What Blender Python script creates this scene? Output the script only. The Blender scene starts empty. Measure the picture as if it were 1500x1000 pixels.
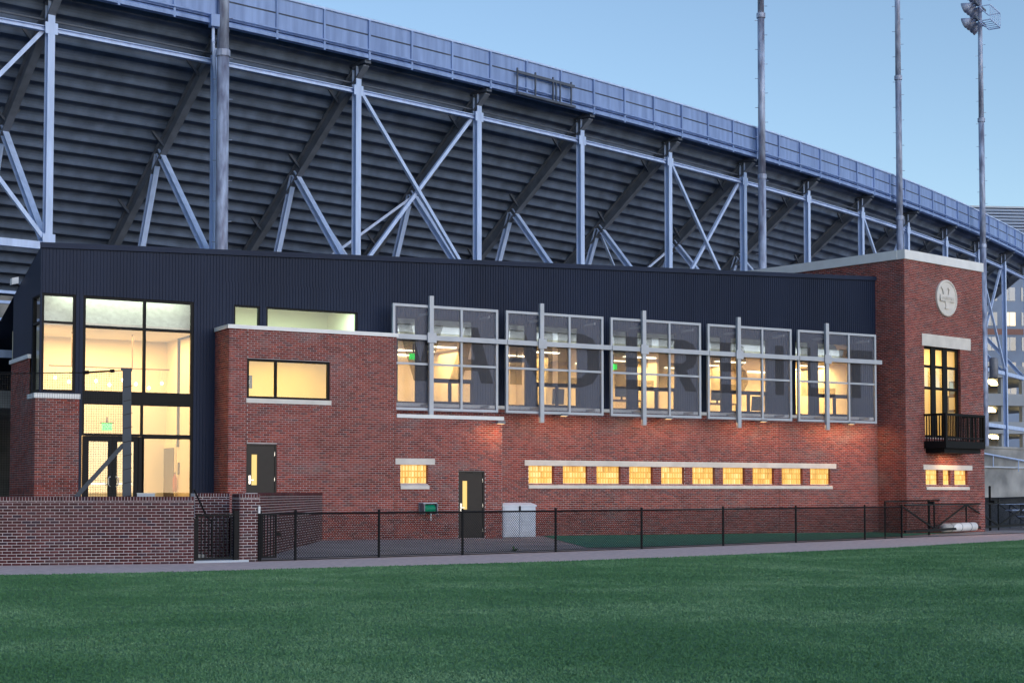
import bpy, math, random
import numpy as np
from mathutils import Vector, Matrix

random.seed(7)
rng = np.random.default_rng(7)
SC = bpy.context.scene
COL = SC.collection
V = Vector
R = math.radians
UP = V((0, 0, 1))

# ------------------------------------------------------------------ camera
# world axes: X along the clubhouse front (to the right), Y into the building, Z up
FPX = 2270.0            # focal length in pixels of the 1500 px wide photograph
HOR = 722.0             # row of the horizon
EYE = 1.6
PITCH = R(2.5)
AZ = R(60.7)            # angle between the viewing direction and the clubhouse front
H0 = V((math.cos(AZ), math.sin(AZ), 0))
RT = V((math.sin(AZ), -math.cos(AZ), 0))
FW = H0 * math.cos(PITCH) + UP * math.sin(PITCH)
UU = UP * math.cos(PITCH) - H0 * math.sin(PITCH)
CY = HOR - FPX * math.tan(PITCH)
CAMP = V((0, 0, EYE))

cam_d = bpy.data.cameras.new('camera')
cam = bpy.data.objects.new('camera', cam_d)
COL.objects.link(cam)
cam.matrix_world = Matrix(((RT.x, UU.x, -FW.x, CAMP.x), (RT.y, UU.y, -FW.y, CAMP.y), (RT.z, UU.z, -FW.z, CAMP.z), (0, 0, 0, 1)))
cam_d.sensor_width = 36.0
cam_d.lens = 36.0 * FPX / 1500.0
cam_d.shift_y = (CY - 500.0) / 1500.0
cam_d.clip_start = 0.1
cam_d.clip_end = 3000
SC.camera = cam

# ------------------------------------------------------------------ sky, sun, exposure
SUN_EL, SUN_AZ = R(16.0), R(170.0)      # low, behind the camera
world = bpy.data.worlds.new('World')
SC.world = world
world.use_nodes = True
wn = world.node_tree
wn.nodes.clear()
sky = wn.nodes.new('ShaderNodeTexSky')
sky.sky_type = 'NISHITA'
sky.sun_disc = False
sky.sun_elevation = SUN_EL
sky.sun_rotation = SUN_AZ
sky.altitude = 150
sky.air_density = 1.0
sky.dust_density = 0.6
sky.ozone_density = 1.9
bg = wn.nodes.new('ShaderNodeBackground')
bg.inputs['Strength'].default_value = 0.1
wo = wn.nodes.new('ShaderNodeOutputWorld')
wn.links.new(sky.outputs[0], bg.inputs[0])
wn.links.new(bg.outputs[0], wo.inputs[0])

sun_d = bpy.data.lights.new('sun', 'SUN')
sun_d.energy = 0.55
sun_d.angle = R(45)
sun_d.color = (0.78, 0.85, 1.0)
sun = bpy.data.objects.new('sun', sun_d)
COL.objects.link(sun)
sd = V((math.sin(SUN_AZ) * math.cos(SUN_EL), math.cos(SUN_AZ) * math.cos(SUN_EL), math.sin(SUN_EL)))
sun.rotation_euler = (-sd).to_track_quat('-Z', 'Y').to_euler()
sun.location = (0, -20, 40)

SC.view_settings.view_transform = 'Standard'
SC.view_settings.look = 'None'
SC.view_settings.gamma = 1.0
SC.view_settings.exposure = 0.96
SC.view_settings.use_curve_mapping = False
SC.render.engine = 'CYCLES'
SC.cycles.use_denoising = True
SC.cycles.max_bounces = 8
SC.cycles.diffuse_bounces = 3
SC.cycles.glossy_bounces = 3
SC.cycles.transparent_max_bounces = 16
SC.cycles.sample_clamp_indirect = 4.0
SC.cycles.caustics_reflective = False
SC.cycles.caustics_refractive = False

# ------------------------------------------------------------------ picture -> place
def ray(px, py):
    return FW * FPX + RT * (px - 750.0) + UU * (CY - py)

def ground(px, py, z=0.0):
    r = ray(px, py)
    return CAMP + r * ((z - EYE) / r.z)

def camxy(xc, zc, z=0.0):               # metres right of / ahead of the camera
    p = RT * xc + H0 * zc
    return V((p.x, p.y, z))

class Plane:
    """Upright plane: u runs to the right as seen from outside, n points outward."""
    def __init__(s, o, u):
        s.o = V((o[0], o[1], 0)); s.u = V((u[0], u[1], 0)).normalized(); s.n = s.u.cross(UP)
    def uz(s, px, py):
        r = ray(px, py)
        p = CAMP + r * ((s.o - CAMP).dot(s.n) / r.dot(s.n))
        return (p - s.o).dot(s.u), p.z
    def U(s, px, py=600): return s.uz(px, py)[0]
    def Zz(s, px, py): return s.uz(px, py)[1]
    def pt(s, u, z, d=0.0): return s.o + s.u * u + UP * z + s.n * d
    def at(s, d): return Plane(s.o + s.n * d, s.u)

# ------------------------------------------------------------------ mesh helpers
class MB:
    def __init__(s): s.v = []; s.f = []
    def add(s, vs, fs):
        b = len(s.v); s.v += [tuple(v) for v in vs]; s.f += [tuple(b + i for i in f) for f in fs]; return s
    def quad(s, a, b, c, d): return s.add([a, b, c, d], [(0, 1, 2, 3)])
    def hexa(s, o, a, b, c):
        o = V(o); a = V(a); b = V(b); c = V(c)
        return s.add([o, o + a, o + a + b, o + b, o + c, o + a + c, o + a + b + c, o + b + c],
                     [(0, 3, 2, 1), (4, 5, 6, 7), (0, 1, 5, 4), (1, 2, 6, 5), (2, 3, 7, 6), (3, 0, 4, 7)])
    def box(s, x0, x1, y0, y1, z0, z1):
        return s.hexa((x0, y0, z0), (x1 - x0, 0, 0), (0, y1 - y0, 0), (0, 0, z1 - z0))
    def pbox(s, P, u0, u1, z0, z1, d0, d1):
        return s.hexa(P.pt(u0, z0, d0), P.u * (u1 - u0), P.n * (d1 - d0), UP * (z1 - z0))
    def bar(s, p, q, w, h, up=UP):
        p = V(p); q = V(q); d = q - p
        sd_ = d.cross(up)
        if sd_.length < 1e-5: sd_ = d.cross(V((1, 0, 0)))
        sd_.normalize(); u2 = sd_.cross(d).normalized()
        return s.hexa(p - sd_ * w / 2 - u2 * h / 2, d, sd_ * w, u2 * h)
    def ibeam(s, p, q, w, h, side, t=0.03):
        """wide flange: side = direction across the web (flange width direction)"""
        p = V(p); q = V(q); d = q - p
        side = V(side); side = (side - d * (side.dot(d) / d.length_squared)).normalized()
        dep = d.normalized().cross(side)
        for e in (-1, 1):
            s.hexa(p - side * w / 2 + dep * (e * h / 2 - t / 2), d, side * w, dep * t)
        s.hexa(p - side * t / 2 - dep * (h / 2 - t / 2), d, side * t, dep * (h - t))
        return s
    def tube(s, p, q, r, n=8, r2=None):
        p = V(p); q = V(q); d = (q - p).normalized(); r2 = r if r2 is None else r2
        a = d.cross(UP)
        if a.length < 1e-4: a = d.cross(V((1, 0, 0)))
        a.normalize(); b = d.cross(a)
        vs = []
        for c, rr in ((p, r), (q, r2)):
            for i in range(n):
                t = 2 * math.pi * i / n
                vs.append(c + a * math.cos(t) * rr + b * math.sin(t) * rr)
        fs = [(i, (i + 1) % n, n + (i + 1) % n, n + i) for i in range(n)]
        fs += [tuple(reversed(range(n))), tuple(range(n, 2 * n))]
        return s.add(vs, fs)
    def path(s, pts, r, n=6):
        for a, b in zip(pts, pts[1:]): s.tube(a, b, r, n)
        return s
    def lathe(s, c, axis, prof, n=16):
        """prof: (distance along axis, radius)"""
        c = V(c); d = V(axis).normalized(); a = d.cross(UP)
        if a.length < 1e-4: a = V((1, 0, 0))
        a.normalize(); b = d.cross(a); vs = []
        for t, r in prof:
            for i in range(n):
                w = 2 * math.pi * i / n
                vs.append(c + d * t + a * math.cos(w) * r + b * math.sin(w) * r)
        fs = []
        for k in range(len(prof) - 1):
            for i in range(n):
                fs.append((k * n + i, k * n + (i + 1) % n, (k + 1) * n + (i + 1) % n, (k + 1) * n + i))
        fs += [tuple(reversed(range(n))), tuple(range((len(prof) - 1) * n, len(prof) * n))]
        return s.add(vs, fs)

def mesh_of(name, mb, mat, smooth=False):
    me = bpy.data.meshes.new(name)
    me.from_pydata(mb.v, [], mb.f)
    me.validate()
    if mat: me.materials.append(mat)
    if smooth: me.polygons.foreach_set('use_smooth', [True] * len(me.polygons))
    me.update()
    return me

def put(name, me, parent=None, kind=None, label=None, cat=None, group=None):
    o = bpy.data.objects.new(name, me)
    COL.objects.link(o)
    if parent is not None:
        o.parent = parent
        if parent.type == 'EMPTY': o.matrix_parent_inverse = Matrix.Translation(-parent.location)
    if kind: o['kind'] = kind
    if label: o['label'] = label
    if cat: o['category'] = cat
    if group: o['group'] = group
    return o

def obj(name, mb, mat, parent=None, smooth=False, **kw):
    return put(name, mesh_of(name, mb, mat, smooth), parent, **kw)

def thing(name, label, cat, loc=(0, 0, 0), group=None):
    o = bpy.data.objects.new(name, None)
    COL.objects.link(o)
    o.location = loc; o.empty_display_size = 0.3
    o['label'] = label; o['category'] = cat
    if group: o['group'] = group
    return o

def dup(root, loc, label=None):
    r = root.copy(); COL.objects.link(r); r.location = loc
    if label: r['label'] = label
    def kids(src, dst):
        for ch in [c for c in src.children]:
            c = ch.copy(); COL.objects.link(c); c.parent = dst
            c.matrix_parent_inverse = ch.matrix_parent_inverse.copy()
            kids(ch, c)
    kids(root, r)
    return r

def curve_mesh(name, loops, thick, mat, xf):
    """flat shapes with holes; loops of (x, y); xf maps (x, y, depth) to the place"""
    cu = bpy.data.curves.new(name, 'CURVE'); cu.dimensions = '2D'; cu.fill_mode = 'BOTH'; cu.extrude = thick / 2
    for lp in loops:
        sp = cu.splines.new('POLY'); sp.points.add(len(lp) - 1)
        for p, (x, y) in zip(sp.points, lp): p.co = (x, y, 0, 1)
        sp.use_cyclic_u = True
    tmp = bpy.data.objects.new(name, cu); COL.objects.link(tmp)
    dg = bpy.context.evaluated_depsgraph_get(); dg.update()
    me = bpy.data.meshes.new_from_object(tmp.evaluated_get(dg))
    bpy.data.objects.remove(tmp); bpy.data.curves.remove(cu)
    for v in me.vertices: v.co = xf(v.co.x, v.co.y, v.co.z)
    me.materials.clear(); me.materials.append(mat); me.update()
    return me

def text_mesh(name, body, size, thick, mat, xf):
    cu = bpy.data.curves.new(name, 'FONT'); cu.body = body; cu.size = size; cu.extrude = thick / 2
    cu.align_x = 'CENTER'; cu.align_y = 'CENTER'
    tmp = bpy.data.objects.new(name, cu); COL.objects.link(tmp)
    dg = bpy.context.evaluated_depsgraph_get(); dg.update()
    me = bpy.data.meshes.new_from_object(tmp.evaluated_get(dg))
    bpy.data.objects.remove(tmp); bpy.data.curves.remove(cu)
    for v in me.vertices: v.co = xf(v.co.x, v.co.y, v.co.z)
    me.materials.clear(); me.materials.append(mat); me.update()
    return me

# ------------------------------------------------------------------ materials
def pm(name, col, rough=0.6, metal=0.0, col2=None, scale=6.0, bump=0.0, bscale=None, var=0.12, stretch=None, spec=0.5, detail=5):
    m = bpy.data.materials.new(name); m.use_nodes = True
    nt = m.node_tree; b = nt.nodes['Principled BSDF']
    b.inputs['Roughness'].default_value = rough; b.inputs['Metallic'].default_value = metal
    b.inputs['Specular IOR Level'].default_value = spec
    tc = nt.nodes.new('ShaderNodeTexCoord'); mp = nt.nodes.new('ShaderNodeMapping')
    if stretch: mp.inputs['Scale'].default_value = stretch
    nt.links.new(tc.outputs['Object'], mp.inputs[0])
    n = nt.nodes.new('ShaderNodeTexNoise'); n.inputs['Scale'].default_value = scale; n.inputs['Detail'].default_value = detail
    nt.links.new(mp.outputs[0], n.inputs[0])
    cr = nt.nodes.new('ShaderNodeValToRGB')
    c = col; d = col2 or tuple(x * (1 - 2.2 * var) for x in col)
    cr.color_ramp.elements[0].position = 0.32; cr.color_ramp.elements[1].position = 0.68
    cr.color_ramp.elements[0].color = (*d, 1); cr.color_ramp.elements[1].color = (*c, 1)
    nt.links.new(n.outputs[0], cr.inputs[0]); nt.links.new(cr.outputs[0], b.inputs['Base Color'])
    if bump:
        n2 = nt.nodes.new('ShaderNodeTexNoise'); n2.inputs['Scale'].default_value = bscale or scale * 6; n2.inputs['Detail'].default_value = 4
        nt.links.new(tc.outputs['Object'], n2.inputs[0])
        bp = nt.nodes.new('ShaderNodeBump'); bp.inputs['Strength'].default_value = bump; bp.inputs['Distance'].default_value = 0.02
        nt.links.new(n2.outputs[0], bp.inputs['Height']); nt.links.new(bp.outputs[0], b.inputs['Normal'])
    return m

def emis(name, col, strength, base=None):
    m = bpy.data.materials.new(name); m.use_nodes = True
    b = m.node_tree.nodes['Principled BSDF']
    b.inputs['Base Color'].default_value = (*(base or col), 1)
    b.inputs['Emission Color'].default_value = (*col, 1); b.inputs['Emission Strength'].default_value = strength
    b.inputs['Roughness'].default_value = 0.3
    return m

def glass(name, tint=(0.9, 0.93, 0.92), ior=1.55, rough=0.0, extra=0.0):
    m = bpy.data.materials.new(name); m.use_nodes = True; nt = m.node_tree; nt.nodes.clear()
    o = nt.nodes.new('ShaderNodeOutputMaterial'); mx = nt.nodes.new('ShaderNodeMixShader')
    t = nt.nodes.new('ShaderNodeBsdfTransparent'); t.inputs[0].default_value = (*tint, 1)
    g = nt.nodes.new('ShaderNodeBsdfGlossy'); g.inputs['Roughness'].default_value = rough
    g.inputs[0].default_value = (0.95, 0.97, 1.0, 1)
    f = nt.nodes.new('ShaderNodeFresnel'); f.inputs[0].default_value = ior
    ad = nt.nodes.new('ShaderNodeMath'); ad.operation = 'ADD'; ad.use_clamp = True; ad.inputs[1].default_value = extra
    nt.links.new(f.outputs[0], ad.inputs[0]); nt.links.new(ad.outputs[0], mx.inputs[0])
    nt.links.new(t.outputs[0], mx.inputs[1]); nt.links.new(g.outputs[0], mx.inputs[2]); nt.links.new(mx.outputs[0], o.inputs[0])
    return m

def perforated(name, col, open_, rough=0.5):
    """sheet with holes too fine to see one by one"""
    m = bpy.data.materials.new(name); m.use_nodes = True; nt = m.node_tree
    b = nt.nodes['Principled BSDF']; b.inputs['Base Color'].default_value = (*col, 1); b.inputs['Roughness'].default_value = rough
    b.inputs['Metallic'].default_value = 0.3
    o = nt.nodes['Material Output']; mx = nt.nodes.new('ShaderNodeMixShader'); t = nt.nodes.new('ShaderNodeBsdfTransparent')
    tc = nt.nodes.new('ShaderNodeTexCoord'); n = nt.nodes.new('ShaderNodeTexNoise'); n.inputs['Scale'].default_value = 2.0
    mr = nt.nodes.new('ShaderNodeMapRange'); mr.inputs['To Min'].default_value = open_ - 0.06; mr.inputs['To Max'].default_value = open_ + 0.06
    nt.links.new(tc.outputs['Object'], n.inputs[0]); nt.links.new(n.outputs[0], mr.inputs[0])
    nt.links.new(mr.outputs[0], mx.inputs[0])
    nt.links.new(b.outputs[0], mx.inputs[1]); nt.links.new(t.outputs[0], mx.inputs[2]); nt.links.new(mx.outputs[0], o.inputs[0])
    return m

def brick_mat(name, from_attr, dark=1.0, blue=1.0):
    m = bpy.data.materials.new(name); m.use_nodes = True; nt = m.node_tree; b = nt.nodes['Principled BSDF']
    b.inputs['Roughness'].default_value = 0.85; b.inputs['Specular IOR Level'].default_value = 0.25
    cr = nt.nodes.new('ShaderNodeValToRGB'); cr.color_ramp.interpolation = 'LINEAR'
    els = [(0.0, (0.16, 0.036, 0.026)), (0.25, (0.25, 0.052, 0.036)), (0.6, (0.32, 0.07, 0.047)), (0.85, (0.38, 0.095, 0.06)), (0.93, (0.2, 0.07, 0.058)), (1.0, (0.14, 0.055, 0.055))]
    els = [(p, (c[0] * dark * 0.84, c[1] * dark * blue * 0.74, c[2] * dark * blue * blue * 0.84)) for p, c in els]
    e = cr.color_ramp.elements
    e[0].position, e[0].color = els[0][0], (*els[0][1], 1); e[1].position, e[1].color = els[-1][0], (*els[-1][1], 1)
    for p, c in els[1:-1]:
        x = e.new(p); x.color = (*c, 1)
    if from_attr:
        a = nt.nodes.new('ShaderNodeAttribute'); a.attribute_name = 'tone'; nt.links.new(a.outputs['Fac'], cr.inputs[0])
    else:
        a = nt.nodes.new('ShaderNodeObjectInfo'); nt.links.new(a.outputs['Random'], cr.inputs[0])
    g = nt.nodes.new('ShaderNodeNewGeometry'); n = nt.nodes.new('ShaderNodeTexNoise'); n.inputs['Scale'].default_value = 0.9; n.inputs['Detail'].default_value = 6
    nt.links.new(g.outputs['Position'], n.inputs[0])
    mr = nt.nodes.new('ShaderNodeMapRange'); mr.inputs['From Min'].default_value = 0.3; mr.inputs['From Max'].default_value = 0.7
    mr.inputs['To Min'].default_value = 0.78; mr.inputs['To Max'].default_value = 1.15
    nt.links.new(n.outputs[0], mr.inputs[0])
    mu = nt.nodes.new('ShaderNodeMix'); mu.data_type = 'RGBA'; mu.blend_type = 'MULTIPLY'; mu.inputs['Factor'].default_value = 1.0
    nt.links.new(cr.outputs[0], mu.inputs['A']); nt.links.new(mr.outputs[0], mu.inputs['B']); 
    n2 = nt.nodes.new('ShaderNodeTexNoise'); n2.inputs['Scale'].default_value = 0.8; n2.inputs['Detail'].default_value = 9; n2.inputs['Roughness'].default_value = 0.65
    mp = nt.nodes.new('ShaderNodeMapping'); mp.inputs['Location'].default_value = (13, 7, 3); mp.inputs['Scale'].default_value = (0.8, 0.8, 1.5)
    nt.links.new(g.outputs['Position'], mp.inputs[0]); nt.links.new(mp.outputs[0], n2.inputs[0])
    m2 = nt.nodes.new('ShaderNodeMapRange'); m2.inputs['From Min'].default_value = 0.54; m2.inputs['From Max'].default_value = 0.72; m2.inputs['To Max'].default_value = 0.55
    nt.links.new(n2.outputs[0], m2.inputs[0])
    gm = nt.nodes.new('ShaderNodeMix'); gm.data_type = 'RGBA'; gm.inputs['B'].default_value = (0.2 * dark, 0.15 * dark * blue, 0.155 * dark * blue, 1)
    nt.links.new(m2.outputs[0], gm.inputs['Factor']); nt.links.new(mu.outputs['Result'], gm.inputs['A']); nt.links.new(gm.outputs['Result'], b.inputs['Base Color'])
    return m

M = {}
M['joint'] = pm('brown_sealant', (0.08, 0.035, 0.035), 0.8)
M['brick'] = brick_mat('brick_tones', True)
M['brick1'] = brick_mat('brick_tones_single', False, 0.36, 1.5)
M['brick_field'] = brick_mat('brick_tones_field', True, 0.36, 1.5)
M['mortar'] = pm('mortar', (0.5, 0.42, 0.43), 0.95, scale=3, var=0.12)
M['stone'] = pm('cast_stone', (0.7, 0.66, 0.63), 0.8, scale=2.5, var=0.07, bump=0.15)
M['coping'] = pm('white_metal_coping', (0.78, 0.78, 0.8), 0.45, scale=2, var=0.05)
M['dark_metal'] = pm('dark_ribbed_metal', (0.018, 0.028, 0.062), 0.5, scale=0.6, var=0.12, stretch=(1, 1, 0.3), spec=0.12)
M['black_frame'] = pm('black_window_frame', (0.006, 0.006, 0.008), 0.6, var=0.1, spec=0.2)
M['alu'] = pm('silver_aluminium', (0.4, 0.43, 0.5), 0.42, metal=0.1, scale=2, var=0.06)
M['steel'] = pm('pale_painted_steel', (0.5, 0.63, 0.92), 0.5, metal=0.0, scale=1.4, col2=(0.38, 0.49, 0.74), stretch=(3, 3, 0.5))
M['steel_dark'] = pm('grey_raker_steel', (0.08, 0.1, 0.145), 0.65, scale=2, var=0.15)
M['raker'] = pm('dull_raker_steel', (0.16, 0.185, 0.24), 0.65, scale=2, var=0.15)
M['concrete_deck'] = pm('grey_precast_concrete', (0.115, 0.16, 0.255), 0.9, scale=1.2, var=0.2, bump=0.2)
M['fascia'] = pm('weathered_fascia_metal', (0.25, 0.36, 0.64), 0.55, metal=0.0, scale=1.6, col2=(0.16, 0.24, 0.46), stretch=(2.2, 2.2, 0.25), detail=9)
M['galv'] = pm('mottled_galvanised_steel', (0.45, 0.53, 0.72), 0.5, metal=0.1, scale=2.2, col2=(0.15, 0.16, 0.24), stretch=(2, 2, 0.5), detail=8)
M['black'] = pm('black_painted_steel', (0.006, 0.006, 0.008), 0.6, var=0.1, spec=0.2)
M['navy'] = pm('slate_blue_steel', (0.03, 0.045, 0.075), 0.45, scale=3, var=0.12)
M['net'] = pm('dark_netting_cord', (0.015, 0.016, 0.02), 0.8)
M['door'] = pm('dark_bronze_door', (0.022, 0.018, 0.018), 0.5, var=0.08, spec=0.3)
M['chrome'] = pm('bright_steel', (0.7, 0.7, 0.72), 0.25, metal=0.9, var=0.04)
M['glass'] = glass('window_glass')
M['sky_glass'] = glass('sky_tinted_glass', (0.6, 0.78, 0.76), 1.45)  # teal tint stands in for the sky reflected in the panes
M['scrim'] = perforated('perforated_screen', (0.17, 0.18, 0.24), 0.72)
M['letter'] = perforated('letter_film', (0.022, 0.022, 0.03), 0.68)
M['cream'] = pm('cream_plaster', (0.78, 0.66, 0.45), 0.9, scale=1.2, var=0.03)
M['yellow'] = pm('yellow_plaster', (0.78, 0.62, 0.26), 0.9, scale=1.2, var=0.05)
M['ceil'] = pm('ceiling_board', (0.75, 0.7, 0.6), 0.95, scale=3, var=0.03)
M['floor_in'] = pm('tan_floor', (0.3, 0.24, 0.17), 0.6, scale=2, var=0.1)
M['wood'] = pm('brown_wood', (0.14, 0.07, 0.035), 0.5, scale=3, stretch=(1, 1, 6))
M['lift'] = pm('dark_bronze_lift', (0.06, 0.04, 0.022), 0.4, metal=0.2)
M['mortar_field'] = pm('pale_mortar', (0.62, 0.57, 0.6), 0.95, scale=3, var=0.12)
M['brass'] = pm('aged_brass', (0.22, 0.13, 0.05), 0.4, metal=0.3)
M['bulkhead'] = pm('grey_green_bulkhead', (0.5, 0.55, 0.5), 0.9)
M['lamp'] = emis('warm_lamp', (1.0, 0.85, 0.6), 6)
M['tube'] = emis('warm_ceiling_light', (1.0, 0.86, 0.6), 5)
M['exit'] = emis('green_exit_sign', (0.03, 1.0, 0.1), 1.4)
M['sodium'] = emis('garage_lamp', (1.0, 0.72, 0.3), 9)
M['concrete'] = pm('stained_concrete', (0.36, 0.36, 0.36), 0.9, scale=0.8, col2=(0.16, 0.165, 0.17), bump=0.2)
M['paving'] = pm('grey_paving', (0.4, 0.35, 0.35), 0.9, scale=0.7, var=0.15, bump=0.2)
M['track'] = pm('crushed_stone_track', (0.74, 0.56, 0.53), 0.95, scale=6, col2=(0.56, 0.42, 0.41), bump=0.7, bscale=60)
M['turf'] = pm('dark_green_turf', (0.035, 0.26, 0.17), 0.9, scale=3, var=0.15, bump=0.4, bscale=80)
M['plastic'] = pm('pale_grey_plastic', (0.58, 0.63, 0.74), 0.5, scale=3, var=0.05)
M['hose'] = pm('green_hose', (0.0, 0.3, 0.16), 0.4)
M['red'] = pm('red_paint', (0.45, 0.05, 0.02), 0.5)
M['grey'] = pm('grey_plastic', (0.2, 0.21, 0.25), 0.5)
M['pale'] = pm('pale_far_wall', (0.45, 0.5, 0.58), 0.8, scale=0.2, var=0.05)
M['far_glass'] = pm('blue_far_glass', (0.1, 0.16, 0.26), 0.15, scale=0.4, var=0.3, spec=1.0)
M['leaf'] = pm('weed_leaf', (0.04, 0.12, 0.025), 0.6)

def block_mat():
    m = bpy.data.materials.new('lit_glass_block'); m.use_nodes = True; nt = m.node_tree; b = nt.nodes['Principled BSDF']
    b.inputs['Base Color'].default_value = (0.6, 0.4, 0.12, 1); b.inputs['Roughness'].default_value = 0.15
    a = nt.nodes.new('ShaderNodeAttribute'); a.attribute_name = 'tone'
    cr = nt.nodes.new('ShaderNodeValToRGB'); e = cr.color_ramp.elements
    e[0].color = (0.32, 0.1, 0.01, 1); e[1].color = (1.0, 0.78, 0.36, 1); x = e.new(0.5); x.color = (0.85, 0.45, 0.09, 1)
    nt.links.new(a.outputs['Fac'], cr.inputs[0]); nt.links.new(cr.outputs[0], b.inputs['Emission Color'])
    b.inputs['Emission Strength'].default_value = 0.42
    return m
M['block'] = block_mat()

# ------------------------------------------------------------------ walls
def cells(u0, u1, z0, z1, ops):
    us = sorted({u0, u1, *[min(max(x, u0), u1) for o in ops for x in (o[0], o[1])]})
    out = []
    for a, b in zip(us, us[1:]):
        if b - a < 1e-4: continue
        c = (a + b) / 2; cuts = sorted((o[2], o[3]) for o in ops if o[0] < c < o[1]); z = z0
        for lo, hi in cuts:
            if lo > z + 1e-4: out.append((a, b, z, min(lo, z1)))
            z = max(z, hi)
        if z < z1 - 1e-4: out.append((a, b, z, z1))
    return out

def sheet(mb, P, u0, u1, z0, z1, ops=(), reveal=0.2, d=0.0):
    for a, b, lo, hi in cells(u0, u1, z0, z1, ops):
        mb.quad(P.pt(a, lo, d), P.pt(b, lo, d), P.pt(b, hi, d), P.pt(a, hi, d))
    for a, b, lo, hi in ops:
        q = [(a, lo), (b, lo), (b, hi), (a, hi)]
        for i in range(4):
            (ua, za), (ub, zb) = q[i], q[(i + 1) % 4]
            mb.quad(P.pt(ua, za, d), P.pt(ua, za, d - reveal), P.pt(ub, zb, d - reveal), P.pt(ub, zb, d))
    return mb

BL, BH, JT = 0.2032, 0.0677, 0.0105

def lay_bricks(P, u0, u1, z0, z1, ops, skip=None, proud=0.006):
    """running bond, bricks cut at openings; returns rectangles"""
    rects = []
    n = int(math.ceil((z1 - z0) / BH))
    for k in range(n):
        zl = z0 + k * BH; zh = min(zl + BH - JT, z1)
        if zh - zl < 0.012: continue
        zc = (zl + zh) / 2
        cuts = sorted((max(o[0], u0), min(o[1], u1)) for o in ops if o[2] - 0.02 < zc < o[3] + 0.02 and o[1] > u0 and o[0] < u1)
        spans = []; a = u0
        for lo, hi in cuts:
            if lo > a: spans.append((a, lo))
            a = max(a, hi)
        if a < u1: spans.append((a, u1))
        off = (k % 2) * BL / 2
        for a, b in spans:
            j = math.floor((a - u0 - off) / BL)
            while True:
                s = u0 + off + j * BL; e = s + BL - JT; j += 1
                if s >= b: break
                s2, e2 = max(s, a), min(e, b)
                if e2 - s2 > 0.02: rects.append((s2, e2, zl, zh))
    return rects

def brick_mesh(name, P, rects, proud=0.006, seed=1, mat='brick'):
    r = np.array(rects); n = len(r)
    g = np.random.default_rng(seed)
    pr = proud + g.uniform(-0.002, 0.003, n)
    U = np.array(P.u); N = np.array(P.n); O = np.array(P.o); Zv = np.array((0, 0, 1.0))
    def pts(u, z, d): return O + u[:, None] * U + z[:, None] * Zv + d[:, None] * N
    b = np.zeros(n) - 0.004; e = 0.002
    vs = np.stack([pts(r[:, 0], r[:, 2], b), pts(r[:, 1], r[:, 2], b), pts(r[:, 1], r[:, 3], b), pts(r[:, 0], r[:, 3], b),
                   pts(r[:, 0] + e, r[:, 2] + e, pr), pts(r[:, 1] - e, r[:, 2] + e, pr), pts(r[:, 1] - e, r[:, 3] - e, pr), pts(r[:, 0] + e, r[:, 3] - e, pr)], 1).reshape(-1, 3)
    f = np.array([(4, 5, 6, 7), (0, 1, 5, 4), (1, 2, 6, 5), (2, 3, 7, 6), (3, 0, 4, 7)])
    F = (np.arange(n)[:, None, None] * 8 + f[None]).reshape(-1, 4)
    me = bpy.data.meshes.new(name)
    me.vertices.add(len(vs)); me.vertices.foreach_set('co', vs.astype(np.float32).ravel())
    me.loops.add(F.size); me.loops.foreach_set('vertex_index', F.astype(np.int32).ravel())
    me.polygons.add(len(F)); me.polygons.foreach_set('loop_start', np.arange(0, F.size, 4, dtype=np.int32))
    me.update(calc_edges=True)
    t = g.uniform(0, 1, n) ** 1.0
    at = me.attributes.new('tone', 'FLOAT', 'FACE'); at.data.foreach_set('value', np.repeat(t, 5).astype(np.float32))
    me.materials.append(M[mat])
    return me

def brick_wall(name, P, u0, u1, z0, z1, ops, parent, reveal=0.2, seed=1, joints=()):
    w = obj(name, sheet(MB(), P, u0, u1, z0, z1, ops, reveal), M['mortar'], parent)
    jops = list(ops) + [(j - 0.006, j + 0.006, z0, z1) for j in joints]
    put('bricks', brick_mesh('bricks', P, lay_bricks(P, u0, u1, z0, z1, jops), seed=seed), w, kind='stuff')
    for j in joints: obj('control_joint', MB().pbox(P, j - 0.007, j + 0.007, z0, z1 - 0.01, -0.002, 0.004), M['joint'], w)
    if reveal:                                  # bricks that line the openings
        mb = MB()
        k = 0
        for a, b, lo, hi in ops:
            z = lo
            while z < hi - 0.02:
                zh = min(z + BH - JT, hi)
                for uu, s in ((a, 1), (b, -1)):
                    mb.hexa(P.pt(uu - s * 0.003, z, -0.008), P.u * (s * 0.007), P.n * -(reveal / 2 - 0.013), UP * (zh - z))
                    mb.hexa(P.pt(uu - s * 0.003, z, -reveal / 2 - 0.005), P.u * (s * 0.007), P.n * -(reveal / 2 - 0.01), UP * (zh - z))
                z += BH
        if mb.v:
            rm = mesh_of('reveal_bricks', mb, M['brick'])
            at = rm.attributes.new('tone', 'FLOAT', 'FACE')
            at.data.foreach_set('value', np.repeat(rng.uniform(0.1, 0.9, len(rm.polygons) // 6 + 1), 6)[:len(rm.polygons)].astype(np.float32))
            put('reveal_bricks', rm, w, kind='stuff')
    return w

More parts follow.
